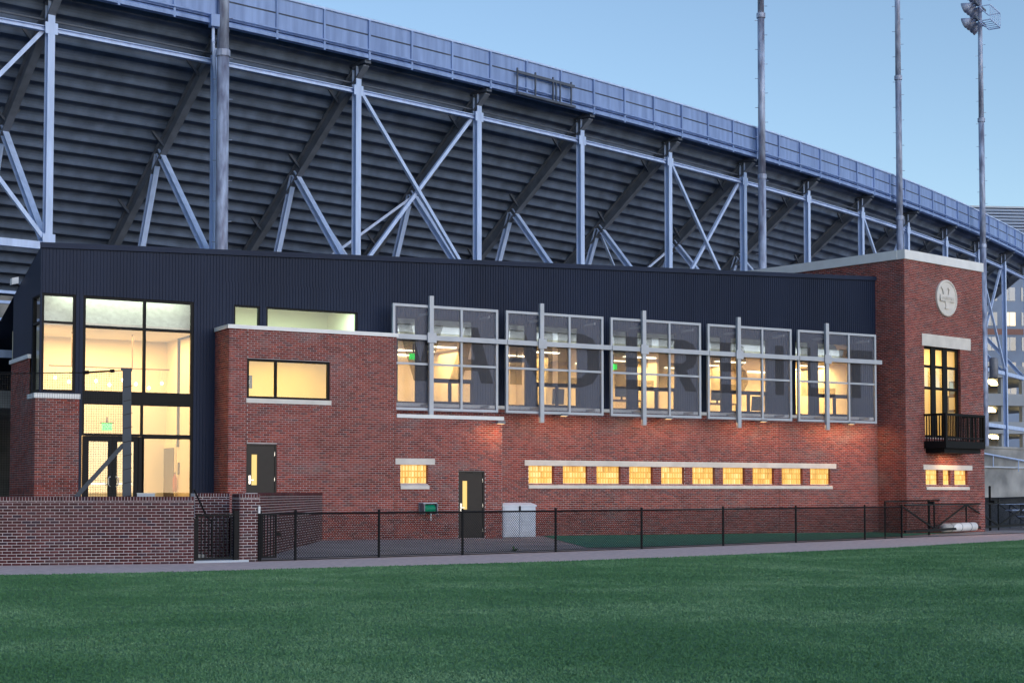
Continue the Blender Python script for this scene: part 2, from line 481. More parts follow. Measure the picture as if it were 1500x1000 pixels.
def glazing(parent, P, u0, u1, z0, z1, us=(), zs=(), fw=0.06, d=-0.12, glassm='glass', name='window', depth=0.1):
    """window with frame, mullions and one pane for each light"""
    mb = MB()
    mb.pbox(P, u0, u1, z0, z0 + fw, d - depth, d); mb.pbox(P, u0, u1, z1 - fw, z1, d - depth, d)
    mb.pbox(P, u0, u0 + fw, z0 + fw, z1 - fw, d - depth, d); mb.pbox(P, u1 - fw, u1, z0 + fw, z1 - fw, d - depth, d)
    ul = [u0 + fw] + [x for x in us] + [u1 - fw]; zl = [z0 + fw] + [x for x in zs] + [z1 - fw]
    h = fw / 2
    for x in us: mb.pbox(P, x - h, x + h, z0 + fw, z1 - fw, d - depth, d - 0.002)
    for z in zs:
        e = [u0 + fw] + [q for x in us for q in (x - h, x + h)] + [u1 - fw]
        for i in range(0, len(e), 2): mb.pbox(P, e[i], e[i + 1], z - h, z + h, d - depth, d - 0.002)
    w = obj(name, mb, M['black_frame'], parent)
    for i in range(len(ul) - 1):
        for k in range(len(zl) - 1):
            a = ul[i] + (h if i else 0); b = ul[i + 1] - (h if i < len(ul) - 2 else 0)
            lo = zl[k] + (h if k else 0); hi = zl[k + 1] - (h if k < len(zl) - 2 else 0)
            q = MB().quad(P.pt(a, lo, d - depth / 2), P.pt(b, lo, d - depth / 2), P.pt(b, hi, d - depth / 2), P.pt(a, hi, d - depth / 2))
            obj('pane', q, M[glassm], w)
    return w

def area_light(name, loc, sx, sy, power, col, aim=(0, 0, -1), parent=None, spread=180):
    l = bpy.data.lights.new(name, 'AREA'); l.shape = 'RECTANGLE'; l.size = sx; l.size_y = sy; l.energy = power; l.color = col
    l.spread = R(spread)
    o = bpy.data.objects.new(name, l); COL.objects.link(o); o.location = loc
    o.rotation_euler = V(aim).to_track_quat('-Z', 'Y').to_euler()
    if parent is not None:
        o.parent = parent
        if parent.type == 'EMPTY': o.matrix_parent_inverse = Matrix.Translation(-parent.location)
    return o
WARM = (1.0, 0.66, 0.29)

# ------------------------------------------------------------------ reference planes of the clubhouse
DB = 45.0                               # front of the two projecting brick boxes
DM = 46.3                               # main front
BOX = Plane((0, DB), (1, 0)); MAIN = Plane((0, DM), (1, 0)); SCR = Plane((0, DM - 0.75), (1, 0))
XL = MAIN.U(60, 400)                    # left end of the dark metal wall
XT = MAIN.U(1283, 500)                  # where the tower side meets the front
def tower_frame():
    a = R(48.3)
    ud = RT * math.sin(a) + H0 * math.cos(a)              # along the tower's right wall
    bd = -RT * math.cos(a) + H0 * math.sin(a)             # back along its left wall
    foot = V((XT, DM, 0)); corner = foot - bd * 1.35
    return corner, ud, bd
TC, TU, TBK = tower_frame()
TWR = Plane(TC, TU); TWL = Plane(TC, -TBK)
TW = TWR.U(1439.5, 500); TTOP = 11.1; TBASE = 0.05
print('XL', XL, 'XT', XT, 'TW', TW)

# ------------------------------------------------------------------ ground
def poly(name, pts, mat, z=None, **kw):
    return obj(name, MB().add([V((p[0], p[1], p[2] if z is None else z)) for p in pts], [tuple(range(len(pts)))]), mat, **kw)

obj('ground', MB().add([(-900, -900, -0.06), (1400, -900, -0.06), (1400, 1400, -0.06), (-900, 1400, -0.06)], [(0, 1, 2, 3)]), M['paving'], kind='structure')
EDGE_PX = [(-160, 842.6), (0, 841.4), (200, 838), (283, 836), (500, 830), (680, 825.3), (860, 819.8), (1080, 811.5), (1300, 801.6), (1500, 790.2), (1640, 781)]
edge = [ground(x, y) for x, y in EDGE_PX]
edge = [edge[0] + (edge[0] - edge[1]) * 4] + edge + [edge[-1] + (edge[-1] - edge[-2]) * 1.5]
grass_mat = pm('mown_grass', (0.065, 0.18, 0.075), 0.9, scale=0.55, col2=(0.05, 0.14, 0.06), bump=0.9, bscale=40, detail=8)
near = [V((60, -40, 0)), V((-60, -40, 0))]
rag = []
for a, b in zip(edge, edge[1:]):
    n_ = max(1, int((b - a).length / 0.35))
    for k in range(n_): rag.append(a.lerp(b, k / n_) + H0 * random.gauss(-0.12, 0.07))
poly('field', rag + [edge[-1]] + near, grass_mat, z=0.0, kind='structure')
out = [p + H0 * 7.0 for p in edge]
tm = MB()
for i in range(len(edge) - 1):
    a, b, c, d = edge[i] - H0 * 0.6, edge[i + 1] - H0 * 0.6, out[i + 1], out[i]
    tm.add([(q.x, q.y, -0.02) for q in (a, b, c, d)], [(0, 1, 2, 3)])
obj('warning_track', tm, M['track'], kind='structure')

def grass_blades(n=760000):
    # points inside the visible part of the field
    e = np.array([[(p.dot(RT)), (p.dot(H0))] for p in edge])
    zc = rng.uniform(0, 1, n) ** 1.35 * 42 + 11.5
    xc = rng.uniform(-0.40, 0.40, n) * zc
    lim = np.interp(xc, e[:, 0], e[:, 1])
    k = zc < lim - 0.02 - rng.exponential(0.1, n)
    zc, xc = zc[k], xc[k]; n = len(zc)
    P = xc[:, None] * np.array(RT) + zc[:, None] * np.array(H0)
    h = rng.uniform(0.007, 0.016, n) * (1 + zc / 60); w = rng.uniform(0.002, 0.006, n) * (1 + zc / 18)
    a = rng.uniform(0, 2 * np.pi, n); lean = rng.uniform(0.0, 0.025, n); la = rng.uniform(0, 2 * np.pi, n)
    dx = np.stack([np.cos(a), np.sin(a), np.zeros(n)], 1) * w[:, None]
    tip = P + np.stack([np.cos(la) * lean, np.sin(la) * lean, h], 1)
    vs = np.stack([P - dx, P + dx, tip], 1).reshape(-1, 3).astype(np.float32)
    me = bpy.data.meshes.new('grass')
    me.vertices.add(3 * n); me.vertices.foreach_set('co', vs.ravel())
    me.loops.add(3 * n); me.loops.foreach_set('vertex_index', np.arange(3 * n, dtype=np.int32))
    me.polygons.add(n); me.polygons.foreach_set('loop_start', np.arange(0, 3 * n, 3, dtype=np.int32))
    me.update(calc_edges=True)
    at = me.attributes.new('tone', 'FLOAT', 'FACE'); at.data.foreach_set('value', rng.uniform(0, 1, n).astype(np.float32))
    m = bpy.data.materials.new('grass_blade'); m.use_nodes = True; nt = m.node_tree; b = nt.nodes['Principled BSDF']
    b.inputs['Roughness'].default_value = 0.7; b.inputs['Specular IOR Level'].default_value = 0.2
    A = nt.nodes.new('ShaderNodeAttribute'); A.attribute_name = 'tone'
    g = nt.nodes.new('ShaderNodeNewGeometry'); nz = nt.nodes.new('ShaderNodeTexNoise'); nz.inputs['Scale'].default_value = 0.26; nz.inputs['Detail'].default_value = 10; nz.inputs['Roughness'].default_value = 0.68
    nt.links.new(g.outputs['Position'], nz.inputs[0])
    mx = nt.nodes.new('ShaderNodeMath'); mx.operation = 'MULTIPLY_ADD'; mx.inputs[1].default_value = 0.35
    nt.links.new(A.outputs['Fac'], mx.inputs[0])
    s2 = nt.nodes.new('ShaderNodeMapRange'); s2.inputs['From Min'].default_value = 0.38; s2.inputs['From Max'].default_value = 0.62; s2.inputs['To Max'].default_value = 0.65
    nt.links.new(nz.outputs[0], s2.inputs[0]); nt.links.new(s2.outputs[0], mx.inputs[2])
    cr = nt.nodes.new('ShaderNodeValToRGB'); el = cr.color_ramp.elements
    el[0].color = (0.062, 0.165, 0.066, 1); el[1].color = (0.22, 0.37, 0.2, 1); xe = el.new(0.5); xe.color = (0.105, 0.235, 0.105, 1)
    nt.links.new(mx.outputs[0], cr.inputs[0]); nt.links.new(cr.outputs[0], b.inputs['Base Color'])
    me.materials.append(m)
    put('grass', me, kind='stuff', label='short mown green grass of the ball field', cat='grass')
grass_blades()

# fence line (base points read off the ground)
POSTS_PX = [(381, 820.5), (432.5, 819), (555, 815.0), (677.5, 811.4), (814, 807), (940, 802.6), (1059.5, 798), (1166, 793.4), (1267, 789), (1321, 786.5)]
POSTS = [ground(x, y) for x, y in POSTS_PX]
fdir = (POSTS[-1] - POSTS[1]).normalized(); fper = UP.cross(fdir)          # fper points to the clubhouse
def apron_z(p):
    return 0.006 + max(0.0, min((V((p[0], p[1], 0)) - POSTS[1]).dot(fper), 8)) * 0.017
def apron(name, pts, mat, lift, nu=14, nv=8):
    """pts: front polyline left->right and back polyline left->right of equal length"""
    f, b = pts; mb = MB(); rows = []
    for k in range(nv + 1):
        rows.append([])
        for i in range(len(f)):
            p = f[i].lerp(b[i], k / nv); rows[-1].append(V((p.x, p.y, apron_z(p) + lift)))
    n = len(f)
    mb.add([p for r_ in rows for p in r_], [(k * n + i, k * n + i + 1, (k + 1) * n + i + 1, (k + 1) * n + i) for k in range(nv) for i in range(n - 1)])
    return obj(name, mb, mat, kind='structure')
def front_y(x):      # front line of the building in plan
    return V((x, DM + 0.4, 0))
ext = POSTS + [POSTS[-1] + fdir * 5, POSTS[-1] + fdir * 14]
backs = []
for p in ext:
    t = p + fper * 12; y = min(t.y, DM + 0.5)
    backs.append(V((t.x, max(y, p.y + 0.5), 0)))
apron('clubhouse_apron', (ext, backs), M['paving'], 0.0)
tf = [ground(x, y) for x, y in [(786, 788), (860, 802.5), (940, 801), (1059, 797), (1166, 792.5), (1330, 785), (1420, 779)]]
tb = [MAIN.pt(MAIN.U(x, 780), 0, -0.3) for x in (786, 862, 935, 1040, 1140, 1283)] + [TWR.pt(2.5, 0, -0.3)]
apron('turf_strip', (tf, tb), M['turf'], 0.012)

# ------------------------------------------------------------------ clubhouse
club = thing('clubhouse', 'long clubhouse with dark ribbed metal upper wall, red brick base and lit windows', 'building', (26, DM, 0))
ZTL = MAIN.Zz(60, 361); ZTR = MAIN.Zz(1270, 408.5)
def ztop(u): return ZTL + (ZTR - ZTL) * (u - XL) / (XT - XL)
XB0 = BOX.U(334.8, 600); XB1 = BOX.U(580.5, 560); XB2 = BOX.U(735.3, 700)
ZB1 = BOX.Zz(335, 480.5); ZB2 = BOX.Zz(735, 615.5)
SILLZ = MAIN.Zz(880, 603.5)
PLZ = 1.0
print('ztop', ZTL, ZTR, 'box', XB0, XB1, XB2, ZB1, ZB2, 'sill', SILLZ)

# --- main front, dark ribbed metal
e_ops = [(MAIN.U(61, 500), MAIN.U(111, 500), MAIN.Zz(62, 573), MAIN.Zz(62, 428.5)),
         (MAIN.U(121.5, 500), MAIN.U(284, 500), PLZ, MAIN.Zz(62, 428.5))]
wA = obj('metal_wall', sheet(MB(), MAIN, XL, XB0 + 0.3, PLZ - 0.1, 8.2, e_ops, 0.12), M['dark_metal'], club)
uw = [(MAIN.U(342.5, 470), MAIN.U(381, 470), ZB1 - 0.6, MAIN.Zz(343, 446)), (MAIN.U(390, 470), MAIN.U(524, 470), ZB1 - 0.6, MAIN.Zz(391, 449))]
# screens and the windows behind them
s_left = [SCR.U(x, 520) for x in (575, 740.5, 893.7, 1036.6, 1168.4)]
s_right = [SCR.U(x, 520) for x in (724.3, 881.6, 1025.6, 1161.2, 1286.6)]
PITCH_S = (s_left[4] - s_left[0]) / 4; WID_S = sum(b - a for a, b in zip(s_left, s_right)) / 5
S0 = sum(s_left[i] - i * PITCH_S for i in range(5)) / 5
print('screens', s_left, s_right, PITCH_S, WID_S)
WA = (MAIN.U(744, 530), MAIN.U(772.5, 530)); WBb = (MAIN.U(785, 530), MAIN.U(849, 530))
ZW0 = MAIN.Zz(745, 594.5); ZW1 = MAIN.Zz(745, 473); ZWT = MAIN.Zz(790, 562)
b_ops = []
for i in range(5):
    d = (i - 1) * PITCH_S
    b_ops += [(WA[0] + d, WA[1] + d, ZW0, ZW1), (WBb[0] + d, WBb[1] + d, ZW0, ZW1)]
print('bay', WA, WBb, ZW0, ZW1, ZWT)
wB = obj('metal_wall', sheet(MB(), MAIN, XB0 + 0.3, XB1, ZB1 - 0.7, 8.2, uw, 0.12), M['dark_metal'], club)
wC = obj('metal_wall', sheet(MB(), MAIN, XB1, XT + 0.6, SILLZ, 8.2, b_ops, 0.12), M['dark_metal'], club)
tp = MB().add([MAIN.pt(XL, 8.2), MAIN.pt(XT + 0.6, 8.2), MAIN.pt(XT + 0.6, ztop(XT + 0.6)), MAIN.pt(XL, ZTL)], [(0, 1, 2, 3)])
wT = obj('metal_wall', tp, M['dark_metal'], club)
def ribs(P, u0, u1, zlo, zhi, ops, pitch=0.1):
    mb = MB(); u = u0 + 0.05
    while u < u1 - 0.02:
        z = zlo; top = zhi(u)
        for lo, hi in sorted((o[2], o[3]) for o in ops if o[0] - 0.02 < u < o[1] + 0.02):
            if lo - z > 0.02: mb.pbox(P, u - 0.009, u + 0.009, z, lo, 0, 0.022)
            z = max(z, hi)
        if top - z > 0.02: mb.pbox(P, u - 0.009, u + 0.009, z, top, 0, 0.022)
        u += pitch
    return mb
obj('metal_ribs', ribs(MAIN, XL, XB0 + 0.3, PLZ, lambda u: 8.19, e_ops), M['dark_metal'], wA, kind='stuff')
obj('metal_ribs', ribs(MAIN, XB0 + 0.3, XB1, ZB1 - 0.3, lambda u: 8.19, uw), M['dark_metal'], wB, kind='stuff')
obj('metal_ribs', ribs(MAIN, XB1, XT, SILLZ + 0.02, lambda u: 8.19, b_ops), M['dark_metal'], wC, kind='stuff')
obj('metal_ribs', ribs(MAIN, XL, XT, 8.195, ztop, []), M['dark_metal'], wT, kind='stuff')
# roof edge trim that follows the rising top
a, b = MAIN.pt(XL - 0.03, ZTL, 0.03), MAIN.pt(XT, ZTR, 0.03)
obj('roof_edge', MB().bar(a + UP * 0.04, b + UP * 0.04, 0.1, 0.16), M['dark_metal'], club)

# --- left end wall
LEFT = Plane((XL, DM), (0, -1))
uE, zE = LEFT.uz(24.7, 426)
cu0, cz0 = LEFT.uz(18.5, 534); cu1, cz1 = LEFT.uz(44, 522)
LB = min(uE, cu0)
print('left', uE, zE, cu0, cz0, cu1, cz1)
slope = (ZTL - zE) / (0 - uE)
zbk = ZTL + slope * LB
lw = (LEFT.U(46.5, 500), -0.1, MAIN.Zz(62, 573), MAIN.Zz(62, 428.5))
mb = sheet(MB(), LEFT, LB, 0, cz1 - 0.05, min(zbk, 7.45), [lw], 0.1)
mb.add([LEFT.pt(LB, min(zbk, 7.45)), LEFT.pt(0, 7.45), LEFT.pt(0, ZTL), LEFT.pt(LB, zbk)], [(0, 1, 2, 3)])
obj('metal_end_wall', mb, M['dark_metal'], club)
pw0 = LEFT.U(44.5, 600)
obj('coping', MB().pbox(LEFT, LB - 0.05, pw0, cz1 - 0.06, cz1 + 0.06, -0.02, 0.1), M['coping'], club)
brick_wall('brick_end_wall', LEFT.at(0.04), LB, pw0, PLZ - 0.3, cz1 - 0.06, [], club, 0, 3)
glazing(club, LEFT, lw[0], lw[1], lw[2], lw[3], (), (MAIN.Zz(62, 470.5),), fw=0.07, d=-0.02)
# roof
mb = MB().add([MAIN.pt(XL, ZTL + 0.02), MAIN.pt(XT + 0.6, ztop(XT + 0.6) + 0.02), MAIN.pt(XT + 0.6, zbk + 1.2, -14), MAIN.pt(XL, ZTL - slope * -14 if False else ZTL - slope * 14, -14)], [(0, 1, 2, 3)])
obj('roof', mb, M['dark_metal'], club)
# small white downlight box under the rear roof edge
p = LEFT.pt(uE + 0.2, zE + 0.25, 0.12)
fl = thing('flood_light', 'small white floodlight fixed to the end wall roof edge', 'light', p)
obj('housing', MB().hexa(p - V((.1, .14, .1)), (.2, 0, .05), (0, .28, 0), (0, 0, .2)), M['coping'], fl)
obj('bracket', MB().bar(p, p + V((0.25, 0, -0.22)), 0.04, 0.04), M['black'], fl)

# --- brick pier under the corner window
PIER = MAIN.at(0.32); PSIDE = Plane((XL - 0.18, DM - 0.32), (0, -1))
pu0, pu1 = XL - 0.18, MAIN.U(112, 600)
pzt = PIER.Zz(80, 583)
brick_wall('brick_pier', PIER, pu0, pu1, PLZ - 0.3, pzt, [], club, 0, 4)
brick_wall('brick_pier', PSIDE, -0.9, 0, PLZ - 0.3, pzt, [], club, 0, 5)
obj('coping', MB().box(pu0 - 0.05, pu1 + 0.02, DM - 0.37, DM - 0.001, pzt, pzt + 0.14).box(pu0 - 0.05, XL - 0.005, DM + 0.0, DM + 0.6, pzt, pzt + 0.139), M['coping'], club)
obj('pier_return', MB().box(pu1 - 0.02, pu1, DM - 0.31, DM, PLZ - 0.3, pzt - 0.01), M['dark_metal'], club)

# --- entry glazing
zt = e_ops[1][3]
z_tr = MAIN.Zz(123, 477.5); z_sp1 = MAIN.Zz(123, 575.5); z_sp0 = MAIN.Zz(123, 588); z_low = MAIN.Zz(123, 636)
u_a, u_m, u_b = e_ops[1][0], MAIN.U(212, 520), e_ops[1][1]
glazing(club, MAIN, e_ops[0][0], e_ops[0][1], e_ops[0][2], e_ops[0][3], (), (MAIN.Zz(62, 470.5),), fw=0.07, d=-0.03)
glazing(club, MAIN, u_a, u_b, z_sp1, zt, (u_m,), (z_tr,), fw=0.085, d=-0.03)
obj('spandrel', MB().pbox(MAIN, u_a, u_b, z_sp0, z_sp1, -0.14, -0.02), M['black_frame'], club)
glazing(club, MAIN, u_a, u_b, z_low - 0.03, z_sp0, (MAIN.U(208.5, 610),), (), fw=0.07, d=-0.03)
glazing(club, MAIN, MAIN.U(208.5, 680), u_b, PLZ + 0.02, z_low - 0.032, (), (), fw=0.06, d=-0.03)
# double door with sidelight
def lobby_door(u0, u1, hside):
    dr = obj('door', MB().pbox(MAIN, u0, u0 + 0.13, PLZ + 0.03, z_low - 0.06, -0.12, -0.06).pbox(MAIN, u1 - 0.13, u1, PLZ + 0.03, z_low - 0.06, -0.12, -0.06)
             .pbox(MAIN, u0 + 0.13, u1 - 0.13, z_low - 0.2, z_low - 0.06, -0.12, -0.06).pbox(MAIN, u0 + 0.13, u1 - 0.13, PLZ + 0.03, PLZ + 0.28, -0.12, -0.06), M['black_frame'], club)
    obj('pane', MB().pbox(MAIN, u0 + 0.13, u1 - 0.13, PLZ + 0.28, z_low - 0.2, -0.092, -0.088), M['glass'], dr)
    hu = u1 - 0.09 if hside > 0 else u0 + 0.09
    zc = 1.95
    obj('handle', MB().path([MAIN.pt(hu, zc - 0.14, -0.05), MAIN.pt(hu - hside * 0.0, zc - 0.14, 0.03), MAIN.pt(hu - hside * 0.05, zc - 0.1, 0.06), MAIN.pt(hu - hside * 0.05, zc + 0.1, 0.06), MAIN.pt(hu, zc + 0.14, 0.03), MAIN.pt(hu, zc + 0.14, -0.05)], 0.018), M['chrome'], dr)
    obj('push_bar', MB().pbox(MAIN, u0 + 0.1, u1 - 0.1, zc - 0.1, zc - 0.04, -0.2, -0.14), M['chrome'], dr)
    return dr
d0, d1, d2, d3 = MAIN.U(121.5, 690), MAIN.U(165.5, 690), MAIN.U(203, 690), MAIN.U(208.5, 690)
obj('door_frame', MB().pbox(MAIN, d0, d0 + 0.05, PLZ, z_low - 0.04, -0.13, -0.03).pbox(MAIN, d2 + 0.0, d3 + 0.03, PLZ, z_low - 0.04, -0.13, -0.03)
    .pbox(MAIN, d0 + 0.05, d2, z_low - 0.062, z_low - 0.035, -0.13, -0.03), M['black_frame'], club)
lobby_door(d0 + 0.05, d1 - 0.005, 1); lobby_door(d1 + 0.005, d2 - 0.002, -1)

# --- lobby interior
LX1 = e_ops[1][1] + 0.45; LD = 4.3; LCZ = 6.62
def room(x0, x1, y0, y1, z0, z1, wall, floor='floor_in', ceil='ceil', left=True, right=True, back=True):
    if floor: obj('interior_floor', MB().box(x0, x1, y0, y1, z0 - 0.15, z0), M[floor], club)
    if ceil: obj('interior_ceiling', MB().box(x0, x1, y0, y1, z1, z1 + 0.12), M[ceil], club)
    if back: obj('interior_wall', MB().box(x0 - 0.1, x1 + 0.1, y1, y1 + 0.12, z0 - 0.15, z1 + 0.12), M[wall], club)
    if left: obj('interior_wall', MB().box(x0 - 0.1, x0, y0, y1, z0 - 0.15, z1 + 0.12), M[wall], club)
    if right: obj('interior_wall', MB().box(x1, x1 + 0.1, y0, y1, z0 - 0.15, z1 + 0.12), M[wall], club)
room(XL + 0.2, LX1, DM + 0.16, DM + LD, PLZ, LCZ, 'cream', ceil=None, left=False)
obj('interior_ceiling', MB().box(XL + 0.2, LX1, DM + 0.5, DM + LD, LCZ, LCZ + 0.1), M['ceil'], club)
obj('ceiling_bulkhead', MB().add([(XL + 0.2, DM + 0.5, LCZ), (LX1, DM + 0.5, LCZ), (LX1, DM + 1.7, 8.3), (XL + 0.2, DM + 1.7, 8.3)], [(0, 1, 2, 3)]), M['bulkhead'], club)
obj('interior_wall', MB().box(XL + 0.12, XL + 0.2, DM + 0.6, DM + LD, PLZ, LCZ), M['cream'], club)
area_light('lobby_ceiling_glow', (XL + 2.6, DM + 2.2, LCZ - 0.06), 3.8, 2.2, 175, WARM, parent=club)
area_light('lobby_clerestory_fill', (XL + 2.6, DM + 0.9, 7.9), 4.0, 0.3, 22, (0.95, 1.0, 0.8), parent=club)  # unseen fill light, added to brighten the transom panes
# pendant fitting: bar on stems with globe lamps
pb = V((XL + 2.4, DM + 2.4, LCZ))
pend = thing('pendant_light', 'long bar pendant with small glowing globes hanging in the glazed lobby', 'lamp', pb)
zb = 5.55
obj('bar', MB().tube((XL + 0.8, DM + 2.4, zb), (XL + 4.6, DM + 2.4, zb), 0.025), M['brass'], pend)
for x in (1.5, 3.4, 3.75): obj('stem', MB().tube((XL + x, DM + 2.4, zb), (XL + x, DM + 2.4, LCZ), 0.022), M['brass'], pend)
for i in range(9):
    x = XL + 1.0 + i * 0.42; gz = zb - 0.3 - 0.22 * ((i * 37) % 5) / 4
    c = obj('cord', MB().tube((x, DM + 2.4, zb), (x, DM + 2.4, gz), 0.006, 5), M['chrome'], pend)
    mbg = MB().lathe((x, DM + 2.4, gz - 0.13), (0, 0, 1), [(0.0, 0.01), (0.015, 0.034), (0.05, 0.05), (0.085, 0.034), (0.1, 0.01)], 12)
    obj('globe', mbg, M['lamp'], pend, smooth=True)
# lift door on the lobby's side wall
LSIDE = Plane((LX1, DM + LD), (0, -1)).at(0.0)
def on_lside(px, py): return LSIDE.uz(px, py)
ua, za = on_lside(238.5, 657); ub, zb_ = on_lside(257.5, 657)
lift = obj('lift_door_frame', MB().pbox(LSIDE, ua - 0.12, ub + 0.12, PLZ, za + 0.12, 0.001, 0.05), M['cream'], club)
um = (ua + ub) / 2
for q0, q1 in ((ua, um - 0.004), (um + 0.004, ub)):
    obj('lift_door', MB().pbox(LSIDE, q0, q1, PLZ + 0.02, za, 0.052, 0.075), M['lift'], lift)
cu_, cz_ = on_lside(262.5, 686)
obj('call_panel', MB().pbox(LSIDE, cu_ - 0.06, cu_ + 0.06, cz_ - 0.2, cz_ + 0.2, 0.001, 0.04), M['black'], club)
cu_, cz_ = on_lside(260.5, 703)
fx = thing('fire_extinguisher', 'narrow red fire extinguisher on the lobby wall beside the lift', 'extinguisher', LSIDE.pt(cu_, cz_ - 0.4, 0.1))
obj('cylinder', MB().lathe(LSIDE.pt(cu_, cz_ - 0.38, 0.1), UP, [(0, 0.06), (0.02, 0.07), (0.45, 0.07), (0.53, 0.03), (0.58, 0.025)], 12), M['red'], fx, smooth=True)
obj('valve', MB().bar(LSIDE.pt(cu_ - 0.06, cz_ + 0.22, 0.1), LSIDE.pt(cu_ + 0.06, cz_ + 0.24, 0.1), 0.03, 0.03), M['black'], fx)
# inner window seen in the side wall
a0, z0_ = on_lside(262, 568); a1, z1_ = on_lside(279, 490)
obj('inner_window_frame', MB().pbox(LSIDE, a0, a0 + 0.12, PLZ + 2.1, z1_, 0.001, 0.06).pbox(LSIDE, a0 + 0.12, a1 + 0.4, z1_ - 0.08, z1_, 0.001, 0.06), M['black_frame'], club)
# exit sign hung in the lobby
p = V((MAIN.U(157, 625) - 0.4, DM + 0.9, 0)); r_ = ray(157, 625); t_ = (p.y - 0) / r_.y; p = CAMP + r_ * t_
ex = thing('exit_sign', 'lit green exit sign above the lobby double doors', 'sign', p)
obj('sign_face', MB().box(p.x - 0.16, p.x + 0.16, p.y, p.y + 0.05, p.z - 0.11, p.z + 0.11), M['exit'], ex)
obj('hanger', MB().box(p.x - 0.02, p.x + 0.02, p.y + 0.01, p.y + 0.04, p.z + 0.11, p.z + 0.3).box(p.x - 0.2, p.x + 0.2, p.y - 0.01, p.y + 0.06, p.z + 0.112, p.z + 0.14), M['wood'], ex)
put('lettering', text_mesh('lettering', 'EXIT', 0.17, 0.004, M['coping'], lambda x, y, d: V((p.x + x, p.y - 0.006 - d, p.z + y))), ex)

# --- brick boxes
def rop(P, x0, y0, x1, y1):
    return (P.U(x0, (y0 + y1) / 2), P.U(x1, (y0 + y1) / 2), P.Zz(x0, y1), P.Zz(x0, y0))
bw = rop(BOX, 362, 524.5, 483.5, 583)
bd1 = (BOX.U(361, 690), BOX.U(405.5, 690), PLZ, BOX.Zz(361, 649.5))
bd2 = (BOX.U(671.5, 740), BOX.U(710.2, 740), 0.13, BOX.Zz(690, 689.5))
bg = rop(BOX, 586.5, 680, 627, 708)
print('win', bw, 'd1', bd1, 'd2', bd2, 'glassblock', bg)
brick_wall('brick_front_wall', BOX, XB0, XB1 - 0.001, -0.1, ZB1, [bw, bd1], club, 0.22, 11, joints=(BOX.U(361.5, 600), BOX.U(577, 600)))
brick_wall('brick_front_wall', BOX, XB1 + 0.001, XB2, -0.1, ZB2, [bg, bd2], club, 0.22, 12)
BS1 = Plane((XB0, DB), (0, -1))
brick_wall('brick_side_wall', BS1, -1.35, 0, -0.1, ZB1, [], club, 0, 13)
BR1 = Plane((XB1, DB), (0, 1)); BR2 = Plane((XB2, DB), (0, 1))
brick_wall('brick_side_wall', BR1, 0, 1.28, ZB2, ZB1, [], club, 0, 14)
brick_wall('brick_side_wall', BR2, 0, 1.28, -0.1, ZB2, [], club, 0, 15)
def coping(x0, x1, y0, y1, z, h=0.12, o=0.05):
    return obj('coping', MB().box(x0 - o, x1 + o, y0 - o, y1, z, z + h), M['coping'], club)
coping(XB0, XB1, DB, DM - 0.03, ZB1); coping(XB1 + 0.06, XB2, DB, DM - 0.03, ZB2)
# interiors of box one
room(XB0 + 0.25, XB1 - 0.2, DB + 0.25, DB + 3.6, bw[2] - 1.0, ZB1 - 0.4, 'yellow')
area_light('office_ceiling_glow', ((XB0 + XB1) / 2, DB + 1.9, ZB1 - 0.46), 3.0, 1.5, 75, (1.0, 0.72, 0.26), parent=club)
glazing(club, BOX, bw[0], bw[1], bw[2], bw[3], (BOX.U(405, 550),), (), fw=0.075, d=-0.04)
obj('sill', MB().pbox(BOX, bw[0] - 0.03, bw[1] + 0.03, bw[2] - 0.14, bw[2], -0.06, 0.05), M['stone'], club)
# room plate in the window
su, sz = BOX.uz(368.7, 558.5)
pl = thing('room_sign', 'small dark sign plate with the white figure 2 behind the office window', 'sign', BOX.pt(su, sz - 0.2, -0.2))
obj('plate', MB().pbox(BOX, su - 0.09, su + 0.09, sz - 0.2, sz + 0.2, -0.22, -0.2), pm('sign_navy', (0.02, 0.04, 0.06), 0.4), pl)
put('lettering', text_mesh('lettering', '2', 0.16, 0.004, M['coping'], lambda x, y, d: BOX.pt(su - 0.03 + x, sz + y, -0.19 + d)), pl)

def hollow_door(op, P, label_side=-1, hinges=3):
    u0, u1, z0, z1 = op; f = 0.05
    fr = obj('door_frame', MB().pbox(P, u0, u0 + f, z0, z1 - f, -0.16, -0.03).pbox(P, u1 - f, u1, z0, z1 - f, -0.16, -0.03).pbox(P, u0, u1, z1 - f, z1, -0.16, -0.03), M['door'], club)
    a, b = u0 + f + 0.004, u1 - f - 0.004; zt_ = z1 - f - 0.004; H = zt_ - z0
    v0, v1, w0, w1 = a + 0.13, a + 0.31, zt_ - 1.2, zt_ - 0.27
    df = obj('door', sheet(MB(), P.at(-0.06), a, b, z0 + 0.01, zt_, [(v0, v1, w0, w1)], 0.05).pbox(P.at(-0.06), a, b, z0 + 0.01, w0 - 0.02, -0.05, -0.002), M['door'], club)
    obj('pane', MB().pbox(P, v0, v1, w0, w1, -0.1, -0.09), M['lit_pane'], df)
    zl = z0 + 1.0
    obj('handle', MB().pbox(P, a + 0.03, a + 0.1, zl - 0.12, zl + 0.14, -0.06, -0.04).bar(P.pt(a + 0.05, zl, -0.02), P.pt(a + 0.18, zl, -0.02), 0.025, 0.03), M['chrome'], df)
    for k in range(hinges):
        zh = z0 + 0.25 + k * (H - 0.5) / (hinges - 1)
        obj('hinge', MB().pbox(P, b - 0.012, b + 0.02, zh - 0.06, zh + 0.06, -0.062, -0.04), M['chrome'], df)
    return df
M['lit_pane'] = emis('lit_door_pane', (1.0, 0.68, 0.2), 0.42, (0.3, 0.2, 0.05))
hollow_door(bd1, BOX); hollow_door(bd2, BOX)

